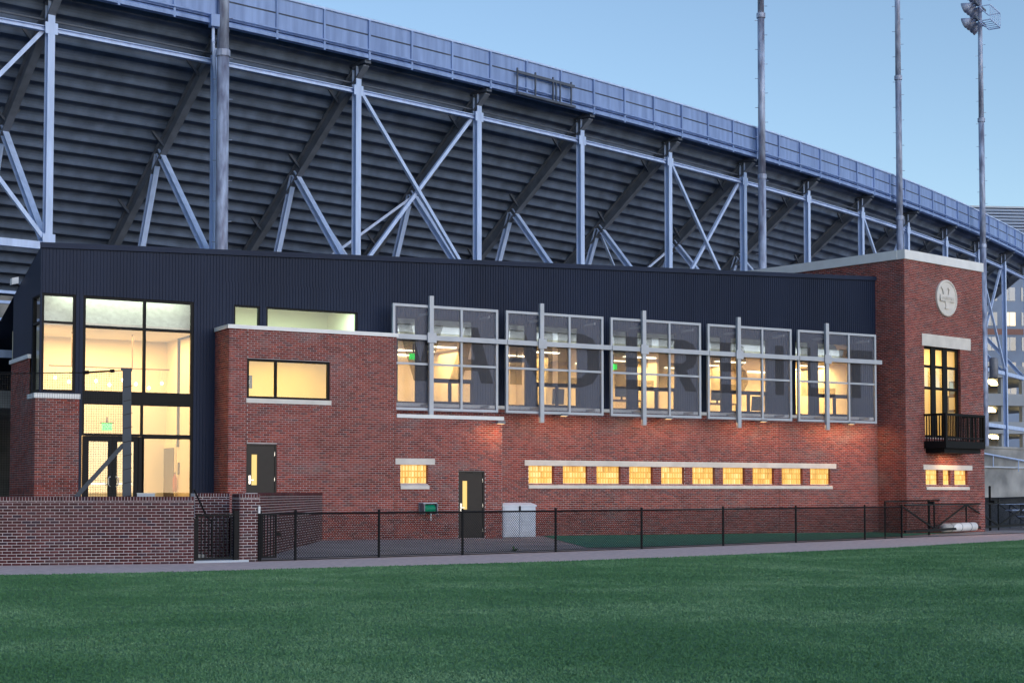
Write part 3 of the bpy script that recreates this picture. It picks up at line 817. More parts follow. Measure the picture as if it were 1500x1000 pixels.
def block_window(P, op, nu, nz, d=-0.1):
    u0, u1, z0, z1 = op; mb = MB(); tone = []
    du, dz = (u1 - u0) / nu, (z1 - z0) / nz; lit = random.uniform(0.48, 0.72)
    for i in range(nu):
        for k in range(nz):
            a, b = u0 + i * du, u0 + (i + 1) * du; lo, hi = z0 + k * dz, z0 + (k + 1) * dz
            e, g = du * 0.24, dz * 0.1
            vs = [P.pt(a, lo, d - 0.03), P.pt(b, lo, d - 0.03), P.pt(b, hi, d - 0.03), P.pt(a, hi, d - 0.03),
                  P.pt(a + e, lo + g, d), P.pt(b - e, lo + g, d), P.pt(b - e, hi - g, d), P.pt(a + e, hi - g, d)]
            mb.add(vs, [(4, 5, 6, 7), (0, 1, 5, 4), (1, 2, 6, 5), (2, 3, 7, 6), (3, 0, 4, 7)])
            t = min(1, max(0, lit + random.gauss(0, 0.2)))
            tone += [t, t * 0.15, t * 0.1, t * 0.4, t * 0.75]
    me = mesh_of('glass_block_window', mb, M['block'])
    at = me.attributes.new('tone', 'FLOAT', 'FACE'); at.data.foreach_set('value', np.array(tone, np.float32))
    return put('glass_block_window', me, club)
def lintel(P, u0, u1, z0, z1, name='lintel', d=0.03): return obj(name, MB().pbox(P, u0, u1, z0, z1, -0.1, d), M['stone'], club)
def slope_sill(P, u0, u1, z0, z1, d=0.05):
    vs = [P.pt(u0, z0, -0.12), P.pt(u1, z0, -0.12), P.pt(u1, z0, d), P.pt(u0, z0, d), P.pt(u0, z1, -0.12), P.pt(u1, z1, -0.12), P.pt(u1, z0 + 0.1, d), P.pt(u0, z0 + 0.1, d)]
    return obj('sill', MB().add(vs, [(0, 3, 2, 1), (4, 5, 6, 7), (0, 1, 5, 4), (1, 2, 6, 5), (2, 3, 7, 6), (3, 0, 4, 7)]), M['stone'], club)
block_window(BOX, bg, 9, 3)
lintel(BOX, BOX.U(579, 675), BOX.U(636.5, 675), bg[3], BOX.Zz(579, 671))
slope_sill(BOX, bg[0], bg[1] + 0.03, BOX.Zz(587, 716), bg[2] + 0.02)

# --- main brick front with its band of glass block windows
gz0, gz1 = MAIN.Zz(774, 708), MAIN.Zz(774, 681.5)
g0, g1 = MAIN.U(773.6, 695), MAIN.U(1216, 695)
gw = (g1 - g0) / (10 + 9 * 0.36); gg = gw * 0.36
gops = [(g0 + i * (gw + gg), g0 + i * (gw + gg) + gw, gz0, gz1) for i in range(10)]
brick_wall('brick_front_wall', MAIN.at(0.03), XB2 + 0.002, XT + 0.02, -0.1, SILLZ, gops, club, 0.18, 21, joints=(MAIN.U(867, 640), MAIN.U(1140, 640)))
for o_ in gops: block_window(MAIN, o_, 9, 3, d=-0.08)
brick_wall('brick_front_wall', MAIN.at(0.03), XB1 + 0.002, XB2 + 0.001, ZB2 - 0.3, SILLZ, [], club, 0, 22)
lintel(MAIN.at(0.03), MAIN.U(767.5, 675), MAIN.U(1223.5, 680), gz1, MAIN.Zz(768, 673.3))
slope_sill(MAIN.at(0.03), g0 - 0.02, g1 + 0.05, MAIN.Zz(774, 715), gz0 + 0.02, 0.06)
obj('sill', MB().pbox(MAIN, XB1 + 0.05, XT - 0.1, SILLZ, SILLZ + 0.11, 0.0, 0.12), M['coping'], club)

# --- windows behind the screens and the long room
for i in range(5):
    d = (i - 1) * PITCH_S
    zc_ = (ZW0 + ZW1) / 2
    glazing(club, MAIN, WA[0] + d, WA[1] + d, ZW0, ZW1, (), (MAIN.Zz(745, 506),), fw=0.05, d=-0.03)
    w0, w1 = WBb[0] + d, WBb[1] + d
    glazing(club, MAIN, w0, w1, ZWT, ZW1, (), (MAIN.Zz(790, 506),), fw=0.05, d=-0.03)
    glazing(club, MAIN, w0, w1, ZW0, ZWT - 0.002, ((w0 + w1) / 2,), (), fw=0.09, d=-0.03)
for u0, u1, lo, hi in uw:
    glazing(club, MAIN, u0, u1, lo + 0.3, hi, (), (), fw=0.06, d=-0.03, glassm='sky_glass')
RX0, RX1, RD, RF, RC = XB1 - 0.3, XT - 1.15, 5.0, ZW0 - 0.35, MAIN.Zz(745, 505)
room(RX0, RX1, DM + 0.16, DM + RD, RF, RC, 'cream')
obj('ceiling_bulkhead', MB().add([(RX0, DM + 0.55, RC + 0.12), (RX1, DM + 0.55, RC + 0.12), (RX1, DM + 1.5, ZW1 + 0.5), (RX0, DM + 1.5, ZW1 + 0.5)], [(0, 1, 2, 3)]), M['bulkhead'], club)
obj('ceiling_bulkhead', MB().box(RX0, RX1, DM + 0.16, DM + 1.6, ZW1 + 0.4, ZW1 + 0.48), M['bulkhead'], club)
for k in range(24):                                        # ducts and hangers above the ceiling
    x = RX0 + 0.5 + k * (RX1 - RX0 - 1) / 23
    obj('roof_purlin', MB().bar((x, DM + 0.3, ZW1 + 0.15), (x + (0.3 if k % 3 else -0.5), DM + 1.2, ZW1 - 0.1 + 0.3), 0.1, 0.16), M['steel'], club)
obj('roof_beam', MB().box(RX0, RX1, DM + 0.62, DM + 0.74, ZW1 - 0.42, ZW1 - 0.2), M['steel'], club)
area_light('bulkhead_glow', ((RX0 + RX1) / 2, DM + 0.4, RC + 0.2), RX1 - RX0, 0.15, 75, (1.0, 0.86, 0.58), aim=(0, 0.5, 1), parent=club)
for k, fx_ in enumerate((0.21, 0.4, 0.62, 0.8)):          # cross walls between the rooms
    x = RX0 + (RX1 - RX0) * fx_
    obj('interior_wall', MB().box(x, x + 0.12, DM + 2.2 + 0.6 * (k % 2), DM + RD, RF, RC), M['cream'], club)
for i in range(5):
    x = WBb[0] + (i - 1) * PITCH_S + 1.2
    for k in range(3):
        y = DM + 1.6 + 1.7 * k
        cl = thing('ceiling_light', ['twin strip ceiling light in the upper room behind the first glazed screen', 'twin strip ceiling light in the upper room behind the second glazed screen', 'twin strip ceiling light in the upper room behind the middle glazed screen', 'twin strip ceiling light in the upper room behind the fourth glazed screen', 'twin strip ceiling light in the upper room behind the screen next to the brick tower'][i], 'light', (x, y, RC - 0.04), 'ceiling lights of the upper rooms')
        obj('diffuser', MB().box(x - 0.7, x + 0.7, y - 0.07, y + 0.07, RC - 0.05, RC - 0.012), M['tube'], cl)
        obj('housing', MB().box(x - 0.74, x + 0.74, y - 0.1, y + 0.1, RC - 0.012, RC + 0.03), M['coping'], cl)
    area_light('upper_room_glow', (x, DM + 2.6, RC - 0.1), 2.2, 2.2, (125, 130, 125, 190, 250)[i], WARM, parent=club)
# clerestory room above box one
room(XB0 + 0.3, XB1 - 0.4, DM + 0.16, DM + 3.5, ZB1 + 0.0, uw[0][3] + 0.4, 'cream')
area_light('clerestory_fill', ((XB0 + XB1) / 2, DM + 1.2, uw[0][3] + 0.25), 4, 1.0, 130, (0.8, 1.0, 0.9), parent=club)  # unseen greenish fill, added so the panes look like reflected sky

# --- brick tower
tw = rop(TWR, 1354, 507, 1407.5, 612)
tw = (tw[0], tw[1], TWR.Zz(1354, 640), TWR.Zz(1354, 506))
t3 = [(TWR.U(a, 698), TWR.U(b, 698), TWR.Zz(1356, 709.5), TWR.Zz(1356, 687.5)) for a, b in ((1356, 1375.2), (1381.3, 1392.5), (1398, 1417.6))]
brick_wall('brick_tower_wall', TWR, 0, TW, -0.1, TTOP - 0.36, [tw] + t3, club, 0.25, 31)
brick_wall('brick_tower_wall', TWL, -1.7, 0, -0.1, TTOP - 0.36, [], club, 0, 32)
brick_wall('brick_tower_wall', TWL, -13, -1.701, 8.3, TTOP - 0.36, [], club, 0, 34)
TRB = Plane(TWR.pt(TW, 0), TBK)
brick_wall('brick_tower_wall', TRB, 0, 9, -0.1, TTOP - 0.36, [], club, 0, 33)
cc = MB()
cc.hexa(TWR.pt(-0.04, TTOP - 0.36, 0.06), TWR.u * (TW + 0.08), TWR.n * -0.35, UP * 0.36)
cc.hexa(TWL.pt(-13, TTOP - 0.358, 0.06), TWL.u * 12.7, TWL.n * -0.35, UP * 0.355)
cc.hexa(TRB.pt(0.3, TTOP - 0.358, 0.06), TRB.u * 8.7, TRB.n * -0.35, UP * 0.355)
obj('coping', cc, M['coping'], club)
obj('tower_roof', MB().add([TWR.pt(0.2, TTOP - 0.4, -0.2), TWR.pt(TW - 0.2, TTOP - 0.4, -0.2), TRB.pt(9, TTOP - 0.4, -0.2), TWL.pt(-13, TTOP - 0.4, -0.2)], [(0, 1, 2, 3)]), M['dark_metal'], club)
lintel(TWR, TWR.U(1350, 497), TWR.U(1421, 505), tw[3], TWR.Zz(1350, 488))
for o_ in t3: block_window(TWR, o_, 7, 3)
lintel(TWR, TWR.U(1352, 684), TWR.U(1423.5, 685), t3[0][3], TWR.Zz(1352, 680.3))
slope_sill(TWR, t3[0][0], t3[2][1] + 0.06, TWR.Zz(1356, 717), t3[0][2] + 0.02)
q = (tw[1] - tw[0])
glazing(club, TWR, tw[0], tw[1], tw[2], tw[3], (tw[0] + q * 0.3, tw[0] + q * 0.62), (TWR.Zz(1354, 535), TWR.Zz(1354, 567)), fw=0.1, d=-0.12)
obj('window_pier', MB().pbox(TWR, tw[0] + q * 0.24, tw[0] + q * 0.36, tw[2], tw[3], -0.115, -0.09).pbox(TWR, tw[0] + q * 0.56, tw[0] + q * 0.68, tw[2], tw[3], -0.115, -0.09), M['black_frame'], club)
# tower room
def tower_room():
    z0, z1 = tw[2] - 0.1, tw[3] + 0.35
    def bx(u0, u1, d0, d1, lo, hi, m, nm): obj(nm, MB().pbox(TWR, u0, u1, lo, hi, d0, d1), M[m], club)
    bx(0.3, TW - 0.3, -4.2, -0.3, z0 - 0.12, z0, 'floor_in', 'interior_floor'); bx(0.3, TW - 0.3, -4.2, -0.3, z1, z1 + 0.1, 'ceil', 'interior_ceiling')
    bx(0.3, TW - 0.3, -4.3, -4.2, z0, z1, 'cream', 'interior_wall'); bx(0.2, 0.3, -4.2, -0.3, z0, z1, 'cream', 'interior_wall')
    bx(TW - 1.6, TW - 1.5, -4.2, -0.3, z0, z1, 'cream', 'interior_wall')
    area_light('tower_room_glow', TWR.pt(2.4, z1 - 0.1, -1.9), 2.0, 1.6, 100, (1.0, 0.68, 0.27), parent=club)
    SW = Plane(TWR.pt(TW - 1.6, 0), TWR.n)          # inner side wall with pictures; u towards the window
    for k, (px, py, hw, hh) in enumerate(((1397.5, 569, 0.22, 0.3), (1396.8, 591, 0.27, 0.33))):
        u, z = SW.uz(px, py)
        t = thing('framed_picture', ['upper small dark framed picture on the tower room wall', 'lower larger pale framed picture on the tower room wall'][k], 'picture', SW.pt(u, z - hh, 0.02))
        obj('frame', MB().pbox(SW, u - hw, u + hw, z - hh, z + hh, 0.0, 0.03), M['wood'], t)
        obj('print', MB().pbox(SW, u - hw * 0.72, u + hw * 0.72, z - hh * 0.75, z + hh * 0.75, 0.031, 0.034), M['cream' if k else 'grey'], t)
tower_room()

# medallion with relief V and banner
mu, mz = TWR.uz(1385, 437); MR = 0.735
med = obj('medallion', MB().lathe(TWR.pt(mu, mz, -0.01), TWR.n, [(0, MR), (0.09, MR), (0.11, MR - 0.03), (0.11, MR - 0.07), (0.07, MR - 0.1), (0.07, 0.001)], 48), M['stone'], club)
VX = lambda x, y, d: TWR.pt(mu + x, mz + y, 0.085 + d)
vee = [(-0.42, 0.44), (-0.42, 0.36), (-0.35, 0.36), (-0.1, -0.36), (-0.16, -0.36), (-0.16, -0.44), (0.16, -0.44), (0.16, -0.36), (0.1, -0.36), (0.35, 0.36), (0.42, 0.36), (0.42, 0.44),
       (0.06, 0.44), (0.06, 0.36), (0.13, 0.36), (0.0, -0.1), (-0.13, 0.36), (-0.06, 0.36), (-0.06, 0.44)]
put('relief_letter', curve_mesh('relief_letter', [vee], 0.05, M['stone'], VX), med)
put('banner', curve_mesh('banner', [[(-0.52, -0.14), (0.52, -0.14), (0.52, 0.12), (-0.52, 0.12)]], 0.09, M['stone'], VX), med)
put('lettering', text_mesh('lettering', 'BASEBALL', 0.19, 0.02, M['stone'], lambda x, y, d: TWR.pt(mu + x, mz - 0.02 + y, 0.138 + d)), med)

# balcony
def balcony():
    bt, bb = TWR.Zz(1354, 606), TWR.Zz(1354, 652); u0, u1, dp = TWR.U(1353, 630), TWR.U(1411, 630), 1.0
    t = obj('balcony', MB().pbox(TWR, u0, u1, bb - 0.12, bb + 0.16, 0.005, dp).pbox(TWR, u0 + 0.12, u1 - 0.12, bb - 0.3, bb - 0.121, 0.005, dp - 0.15), M['black'], club)
    r = MB()
    r.pbox(TWR, u0, u1, bt - 0.09, bt, dp - 0.09, dp).pbox(TWR, u0, u0 + 0.08, bt - 0.09, bt, 0.005, dp - 0.091).pbox(TWR, u1 - 0.08, u1, bt - 0.09, bt, 0.005, dp - 0.091)
    r.pbox(TWR, u0 + 0.1, u1 - 0.1, bb + 0.26, bb + 0.31, dp - 0.07, dp - 0.02)
    for a in (u0, u1 - 0.1): r.pbox(TWR, a, a + 0.1, bb + 0.16, bt - 0.091, dp - 0.1, dp)
    obj('balcony_rail', r, M['black'], t)
    bal = MB(); u = u0 + 0.16
    while u < u1 - 0.14:
        bal.pbox(TWR, u, u + 0.035, bb + 0.16, bt - 0.09, dp - 0.065, dp - 0.03); u += 0.115
    d = 0.1
    while d < dp - 0.12:
        for a in (u0 + 0.02, u1 - 0.055): bal.pbox(TWR, a, a + 0.035, bb + 0.16, bt - 0.09, d, d + 0.035)
        d += 0.115
    n = len(bal.v) // 8
    for k in range(n):
        obj('baluster', MB().add(bal.v[8 * k:8 * k + 8], [(0, 3, 2, 1), (4, 5, 6, 7), (0, 1, 5, 4), (1, 2, 6, 5), (2, 3, 7, 6), (3, 0, 4, 7)]), M['black'], t)
balcony()
area_light("balcony_soffit_glow", TWR.pt(TWR.U(1385, 660), TWR.Zz(1385, 664) - 0.12, 0.45), 1.2, 0.5, 5, (1.0, 0.55, 0.22), parent=club)
area_light('balcony_soffit_glow', TWR.pt(TWR.U(1385, 660), TWR.Zz(1385, 660) - 0.12, 0.5), 1.2, 0.5, 5, (1.0, 0.55, 0.22), parent=club)

# ------------------------------------------------------------------ perforated screens with letters in front of the windows
SZ1, SZ0 = SCR.Zz(724, 453.5), SCR.Zz(724, 604)
ZB_ = SCR.Zz(724, 500.5); ZM_ = SCR.Zz(724, 537.8)
LET = {
 'V': [[(0, 1), (.3, 1), (.5, .32), (.7, 1), (1, 1), (.64, 0), (.36, 0)]],
 'A': [[(0, 0), (.36, 1), (.64, 1), (1, 0), (.72, 0), (.65, .22), (.35, .22), (.28, 0)], [(.42, .42), (.58, .42), (.5, .72)]],
 'N': [[(0, 0), (0, 1), (.3, 1), (.72, .42), (.72, 1), (1, 1), (1, 0), (.72, 0), (.28, .6), (.28, 0)]],
 'D': [[(0, 0), (0, 1), (.6, 1), (.85, .92), (1, .72), (1, .28), (.85, .08), (.6, 0)], [(.28, .17), (.56, .17), (.7, .27), (.72, .36), (.72, .64), (.7, .73), (.56, .83), (.28, .83)]],
 'E': [[(0, 0), (0, 1), (.95, 1), (.95, .82), (.28, .82), (.28, .6), (.85, .6), (.85, .42), (.28, .42), (.28, .18), (1, .18), (1, 0)]],
 'R': [[(0, 0), (0, 1), (.68, 1), (.9, .93), (1, .8), (1, .6), (.9, .47), (.72, .41), (1, 0), (.7, 0), (.45, .38), (.28, .38), (.28, 0)], [(.28, .54), (.62, .54), (.72, .6), (.72, .77), (.62, .83), (.28, .83)]],
 'B': [[(0, 0), (0, 1), (.65, 1), (.88, .94), (.95, .8), (.95, .65), (.82, .53), (.95, .45), (1, .32), (1, .2), (.9, .06), (.68, 0)], [(.28, .17), (.62, .17), (.72, .22), (.72, .36), (.62, .42), (.28, .42)], [(.28, .6), (.58, .6), (.67, .65), (.67, .78), (.58, .83), (.28, .83)]],
 'I': [[(0, 0), (0, 1), (1, 1), (1, 0)]],
 'L': [[(0, 0), (0, 1), (.28, 1), (.28, .18), (1, .18), (1, 0)]],
 'T': [[(0, 1), (1, 1), (1, .82), (.64, .82), (.64, 0), (.36, 0), (.36, .82), (0, .82)]],
}
def screen(i, pair):
    u0 = S0 + i * PITCH_S; u1 = u0 + WID_S; w = WID_S
    lab = 'silver framed perforated window screen with dark letters %s %s' % tuple(pair) + (', butting the brick office block', '', '', '', ', touching the brick tower')[i]
    t = thing('window_screen', lab, 'screen', SCR.pt((u0 + u1) / 2, SZ0 - 0.3), 'perforated screens along the clubhouse front')
    f = 0.085
    obj('frame', MB().pbox(SCR, u0, u1, SZ1 - f, SZ1, -0.06, 0.03).pbox(SCR, u0, u1, SZ0, SZ0 + f, -0.06, 0.03).pbox(SCR, u0, u0 + f, SZ0 + f, SZ1 - f, -0.06, 0.03).pbox(SCR, u1 - f, u1, SZ0 + f, SZ1 - f, -0.06, 0.03), M['alu'], t)
    ub = u0 + w * 0.345; um = u0 + w * 0.645
    obj('post', MB().pbox(SCR, ub - 0.075, ub + 0.075, SZ0 - 0.3, SZ1 + 0.3, 0.035, 0.15), M['alu'], t)
    obj('mullion', MB().pbox(SCR, um - 0.04, um + 0.04, SZ0 + f, SZ1 - f, -0.05, 0.028), M['alu'], t)
    obj('mullion', MB().pbox(SCR, u0 + f, u1 - f, ZM_ - 0.035, ZM_ + 0.035, -0.045, 0.022), M['alu'], t)
    e = u1 + (0.22 if i == 4 else PITCH_S - w - 0.0)
    bm = obj('cross_beam', MB().pbox(SCR, u0 + 0.01, e - 0.01, ZB_ - 0.075, ZB_ + 0.085, 0.032, 0.13 - 0.002 * (i % 2)), M['alu'], t)
    obj('clamp', MB().pbox(SCR, ub - 0.16, ub + 0.16, ZB_ - 0.16, ZB_ + 0.17, 0.14, 0.19), M['alu'], t)
    obj('perforated_sheet', MB().pbox(SCR, u0 + f, u1 - f, SZ0 + f, SZ1 - f, -0.036, -0.03), M['scrim'], t)
    for z in (SZ0 + 0.2, SZ1 - 0.25):
        for uu in (ub, u1 - 0.3): obj('bracket', MB().bar(SCR.pt(uu, z, -0.06), SCR.pt(uu, z, -0.74), 0.05, 0.08), M['alu'], t)
    lz0, lz1 = SZ0 + 0.28 * (SZ1 - SZ0), SZ0 + 0.815 * (SZ1 - SZ0); lw_ = w * 0.43
    for k, ch in enumerate(pair):
        c = u0 + w * (0.26 if k == 0 else 0.745)
        ww = lw_ * (0.24 if ch == 'I' else 1.0)
        if ch == 'I': c = u0 + w * 0.86
        put('letter', curve_mesh('letter', LET[ch], 0.004, M['letter'], lambda x, y, d: SCR.pt(c - ww / 2 + x * ww, lz0 + y * (lz1 - lz0), -0.02 + d)), t)
for i, pr in enumerate(('VA', 'ND', 'ER', 'BI', 'LT')): screen(i, pr)

# downlights below the screens that wash the brick
def wall_lamp(P, u, z, label, power, d, w=1.0):
    t = thing('wall_light', label, 'light', P.pt(u, z, d), 'downlights along the clubhouse brick')
    obj('housing', MB().pbox(P, u - 0.14, u + 0.14, z - 0.02, z + 0.07, d - 0.07, d + 0.07), M['grey'], t)
    obj('arm', MB().pbox(P, u - 0.025, u + 0.025, z + 0.02, z + 0.06, 0.0, d - 0.07), M['grey'], t)
    obj('lens', MB().pbox(P, u - 0.11, u + 0.11, z - 0.026, z - 0.021, d - 0.05, d + 0.05), M['lens'], t)
    area_light('wash', P.pt(u, z - 0.05, d), w, 0.12, power, (1.0, 0.5, 0.2), aim=UP * -1 - P.n * 0.25, parent=t)
M['lens'] = emis('warm_lens', (1.0, 0.6, 0.25), 1.5)
for i, (px, pw) in enumerate(((810, 8), (962, 9), (1100, 12), (1228, 22))):
    wall_lamp(MAIN.at(0.03), MAIN.U(px, 612), SILLZ - 0.2, 'small grey downlight under the sill below the letters ' + ('N D', 'E R', 'B I', 'L T')[i], pw, 0.7, 2.9)
wall_lamp(BOX, XB2 - 0.35, ZB2 - 0.12, 'small grey downlight under the low coping at the brick corner', 8, 0.55, 0.9)

# things seen inside the upper rooms
def inside(px, py, y):
    r = ray(px, py); return CAMP + r * (y / r.y)
for i, (px, py) in enumerate(((606, 522), (899, 537))):
    p = inside(px, py, DM + 1.2)
    t = thing('exit_sign', ['lit green exit sign in the room behind the letters V A', 'lit green exit sign in the room behind the letters E R'][i], 'sign', p)
    obj('sign_face', MB().box(p.x - 0.15, p.x + 0.15, p.y, p.y + 0.05, p.z - 0.1, p.z + 0.1), M['exit'], t)
    obj('hanger', MB().box(p.x - 0.02, p.x + 0.02, p.y + 0.01, p.y + 0.04, p.z + 0.1, RC), M['wood'], t)
p = inside(757, 527, DM + 1.6)
t = thing('ceiling_projector', 'dark ceiling projector hanging behind the letters N D', 'projector', p)
obj('body', MB().box(p.x - 0.25, p.x + 0.25, p.y - 0.2, p.y + 0.2, p.z - 0.08, p.z + 0.06), M['black'], t)
obj('mount', MB().tube(p + UP * 0.06, V((p.x, p.y, RC)), 0.025), M['black'], t)
def desk_set(px, label, lab2):
    p = inside(px, 598, DM + 0.75); z = RF + 0.74
    t = thing('desk', label, 'desk', (p.x, p.y, RF))
    obj('desk_top', MB().box(p.x - 0.8, p.x + 0.8, p.y - 0.3, p.y + 0.35, z - 0.04, z), M['wood'], t)
    for sx in (-0.75, 0.7):
        for sy in (-0.25, 0.27): obj('leg', MB().box(p.x + sx, p.x + sx + 0.05, p.y + sy, p.y + sy + 0.05, RF, z - 0.04), M['black'], t)
    m = thing('computer_monitor', lab2, 'monitor', (p.x, p.y, z))
    obj('screen', MB().box(p.x - 0.28, p.x + 0.28, p.y - 0.02, p.y + 0.03, z + 0.12, z + 0.5), M['black'], m)
    obj('stand', MB().box(p.x - 0.03, p.x + 0.03, p.y, p.y + 0.04, z + 0.02, z + 0.2).box(p.x - 0.12, p.x + 0.12, p.y - 0.08, p.y + 0.1, z, z + 0.02), M['black'], m)
desk_set(1051, 'brown desk at the window behind the letter B', 'black computer monitor seen from behind under the letter B')
desk_set(911, 'brown desk at the window behind the letter E', 'black computer monitor seen from behind under the letter E')
def chair(px, label):
    p = inside(px, 590, DM + 1.5); z = RF
    t = thing('office_chair', label, 'chair', (p.x, p.y, z))
    obj('seat', MB().box(p.x - 0.25, p.x + 0.25, p.y - 0.25, p.y + 0.25, z + 0.42, z + 0.5), M['black'], t)
    obj('backrest', MB().hexa((p.x - 0.23, p.y - 0.27, z + 0.55), (0.46, 0, 0), (0, 0.06, 0), (0, -0.06, 0.55)), M['black'], t)
    obj('pedestal', MB().tube((p.x, p.y, z + 0.05), (p.x, p.y, z + 0.42), 0.03), M['chrome'], t)
    obj('base', MB().bar((p.x - 0.28, p.y, z + 0.04), (p.x + 0.28, p.y, z + 0.04), 0.05, 0.04).bar((p.x, p.y - 0.28, z + 0.045), (p.x, p.y + 0.28, z + 0.045), 0.05, 0.04), M['black'], t)
chair(1102, 'black office chair behind the letter I'); chair(1222, 'black office chair behind the letter T'); chair(812, 'black office chair behind the letter D')

# ------------------------------------------------------------------ stadium grandstand
K = 17.0
HC = 1.6 + K                       # top of the outer columns
def arc_table():
    pts = []; p = np.array([-0.942, 3.122]) * K; th = 51.5; i = 0.0; step = 0.05; sp = 0.377 * K
    fwd = {}
    q = p.copy(); n = int(14.2 / step)
    pts.append((0.0, q.copy(), th))
    for k in range(n):
        t = th - 1.6 * (k + 0.5) * step
        q = q + step * sp * np.array([math.sin(R(t)), math.cos(R(t))]); pts.append(((k + 1) * step, q.copy(), th - 1.6 * (k + 1) * step))
    q = p.copy(); back = []
    for k in range(int(3.0 / step)):
        t = th + 1.6 * (k + 0.5) * step
        q = q - step * sp * np.array([math.sin(R(t)), math.cos(R(t))]); back.append((-(k + 1) * step, q.copy(), th + 1.6 * (k + 1) * step))
    return back[::-1] + pts
ARC = arc_table(); AI = np.array([a[0] for a in ARC]); AX = np.array([a[1][0] for a in ARC]); AZc = np.array([a[1][1] for a in ARC]); AT = np.array([a[2] for a in ARC])
def sp(i, off, z):
    x, y, t = np.interp(i, AI, AX), np.interp(i, AI, AZc), R(np.interp(i, AI, AT))
    n = (-math.cos(t), math.sin(t))                       # inward (away from the camera)
    return camxy(x + n[0] * off, y + n[1] * off, z)
IEND = 13.3; I0 = -2.0
stand = thing('grandstand', 'tall curved stadium grandstand of pale steel columns and stepped concrete deck above the clubhouse', 'grandstand', sp(5, 0, 0))
def strip(prof, i0, i1, step=0.25):
    mb = MB(); n = len(prof); ii = np.linspace(i0, i1, int(round((i1 - i0) / step)) + 1)
    vs = [sp(i, o, z) for i in ii for o, z in prof]
    fs = [(k * n + a, k * n + (a + 1) % n, (k + 1) * n + (a + 1) % n, (k + 1) * n + a) for k in range(len(ii) - 1) for a in range(n)]
    fs += [tuple(range(n)), tuple(reversed([(len(ii) - 1) * n + a for a in range(n)]))]
    return mb.add(vs, fs)
RISE, RUN = 0.372, 0.476
L0 = HC + 0.55
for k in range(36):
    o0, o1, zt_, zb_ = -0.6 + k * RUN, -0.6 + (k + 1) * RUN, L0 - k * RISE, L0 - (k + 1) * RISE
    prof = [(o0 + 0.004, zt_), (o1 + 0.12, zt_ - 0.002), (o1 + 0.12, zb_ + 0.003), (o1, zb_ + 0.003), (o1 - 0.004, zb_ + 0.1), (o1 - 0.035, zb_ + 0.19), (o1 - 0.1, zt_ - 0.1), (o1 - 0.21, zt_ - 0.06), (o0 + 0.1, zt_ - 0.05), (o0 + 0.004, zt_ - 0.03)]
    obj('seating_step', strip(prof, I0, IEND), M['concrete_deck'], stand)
# fascia panels in two rows with ribs, ledge and cap
FB, FT = HC + 0.18, HC + 1.72
FM = FB + 0.62 * (FT - FB)
i = I0
while i < 14.0:
    j = i + 1 / 3
    for lo, hi, o in ((FB + 0.26, FM - 0.02, -0.8), (FM + 0.02, FT, -0.78)):
        mb = MB()
        a, b = i + 0.006, j - 0.006
        vs = [sp(a, o, lo), sp(b, o, lo), sp(b, o, hi), sp(a, o, hi), sp(a, o + 0.08, lo), sp(b, o + 0.08, lo), sp(b, o + 0.08, hi), sp(a, o + 0.08, hi)]
        mb.add(vs, [(0, 1, 2, 3), (5, 4, 7, 6), (1, 5, 6, 2), (4, 0, 3, 7), (3, 2, 6, 7), (4, 5, 1, 0)])
        obj('fascia_panel', mb, M['fascia'], stand)
    c = sp(i, -0.84, 0)
    wide = 0.1 if abs(i - round(i)) < 0.01 else 0.07
    obj('fascia_rib', MB().bar(sp(i, -0.83, FB - 0.06), sp(i, -0.83, FT - 0.01), wide, 0.09, sp(i + 0.02, 0, 0) - sp(i, 0, 0)), M['fascia'], stand)
    i = j
obj('fascia_ledge', strip([(-0.86, FB), (-0.6, FB), (-0.6, FB + 0.24), (-0.72, FB + 0.24), (-0.86, FB + 0.14)], I0, 14.0), M['fascia'], stand)
obj('fascia_seam', strip([(-0.8, FM - 0.03), (-0.7, FM - 0.03), (-0.7, FM + 0.03), (-0.83, FM + 0.02)], I0, 14.0), M['steel_dark'], stand)
obj('fascia_cap', strip([(-0.85, FT), (-0.66, FT), (-0.66, FT + 0.07), (-0.85, FT + 0.07)], I0, 14.0), M['steel'], stand)
obj('pipe_rail', strip([(-0.93, FB + 0.3), (-0.88, FB + 0.3), (-0.88, FB + 0.35), (-0.93, FB + 0.35)], I0, 14.0), M['fascia'], stand)
NOFF, NZ = 4.4, HC - 4.4 * RISE / RUN - 0.15
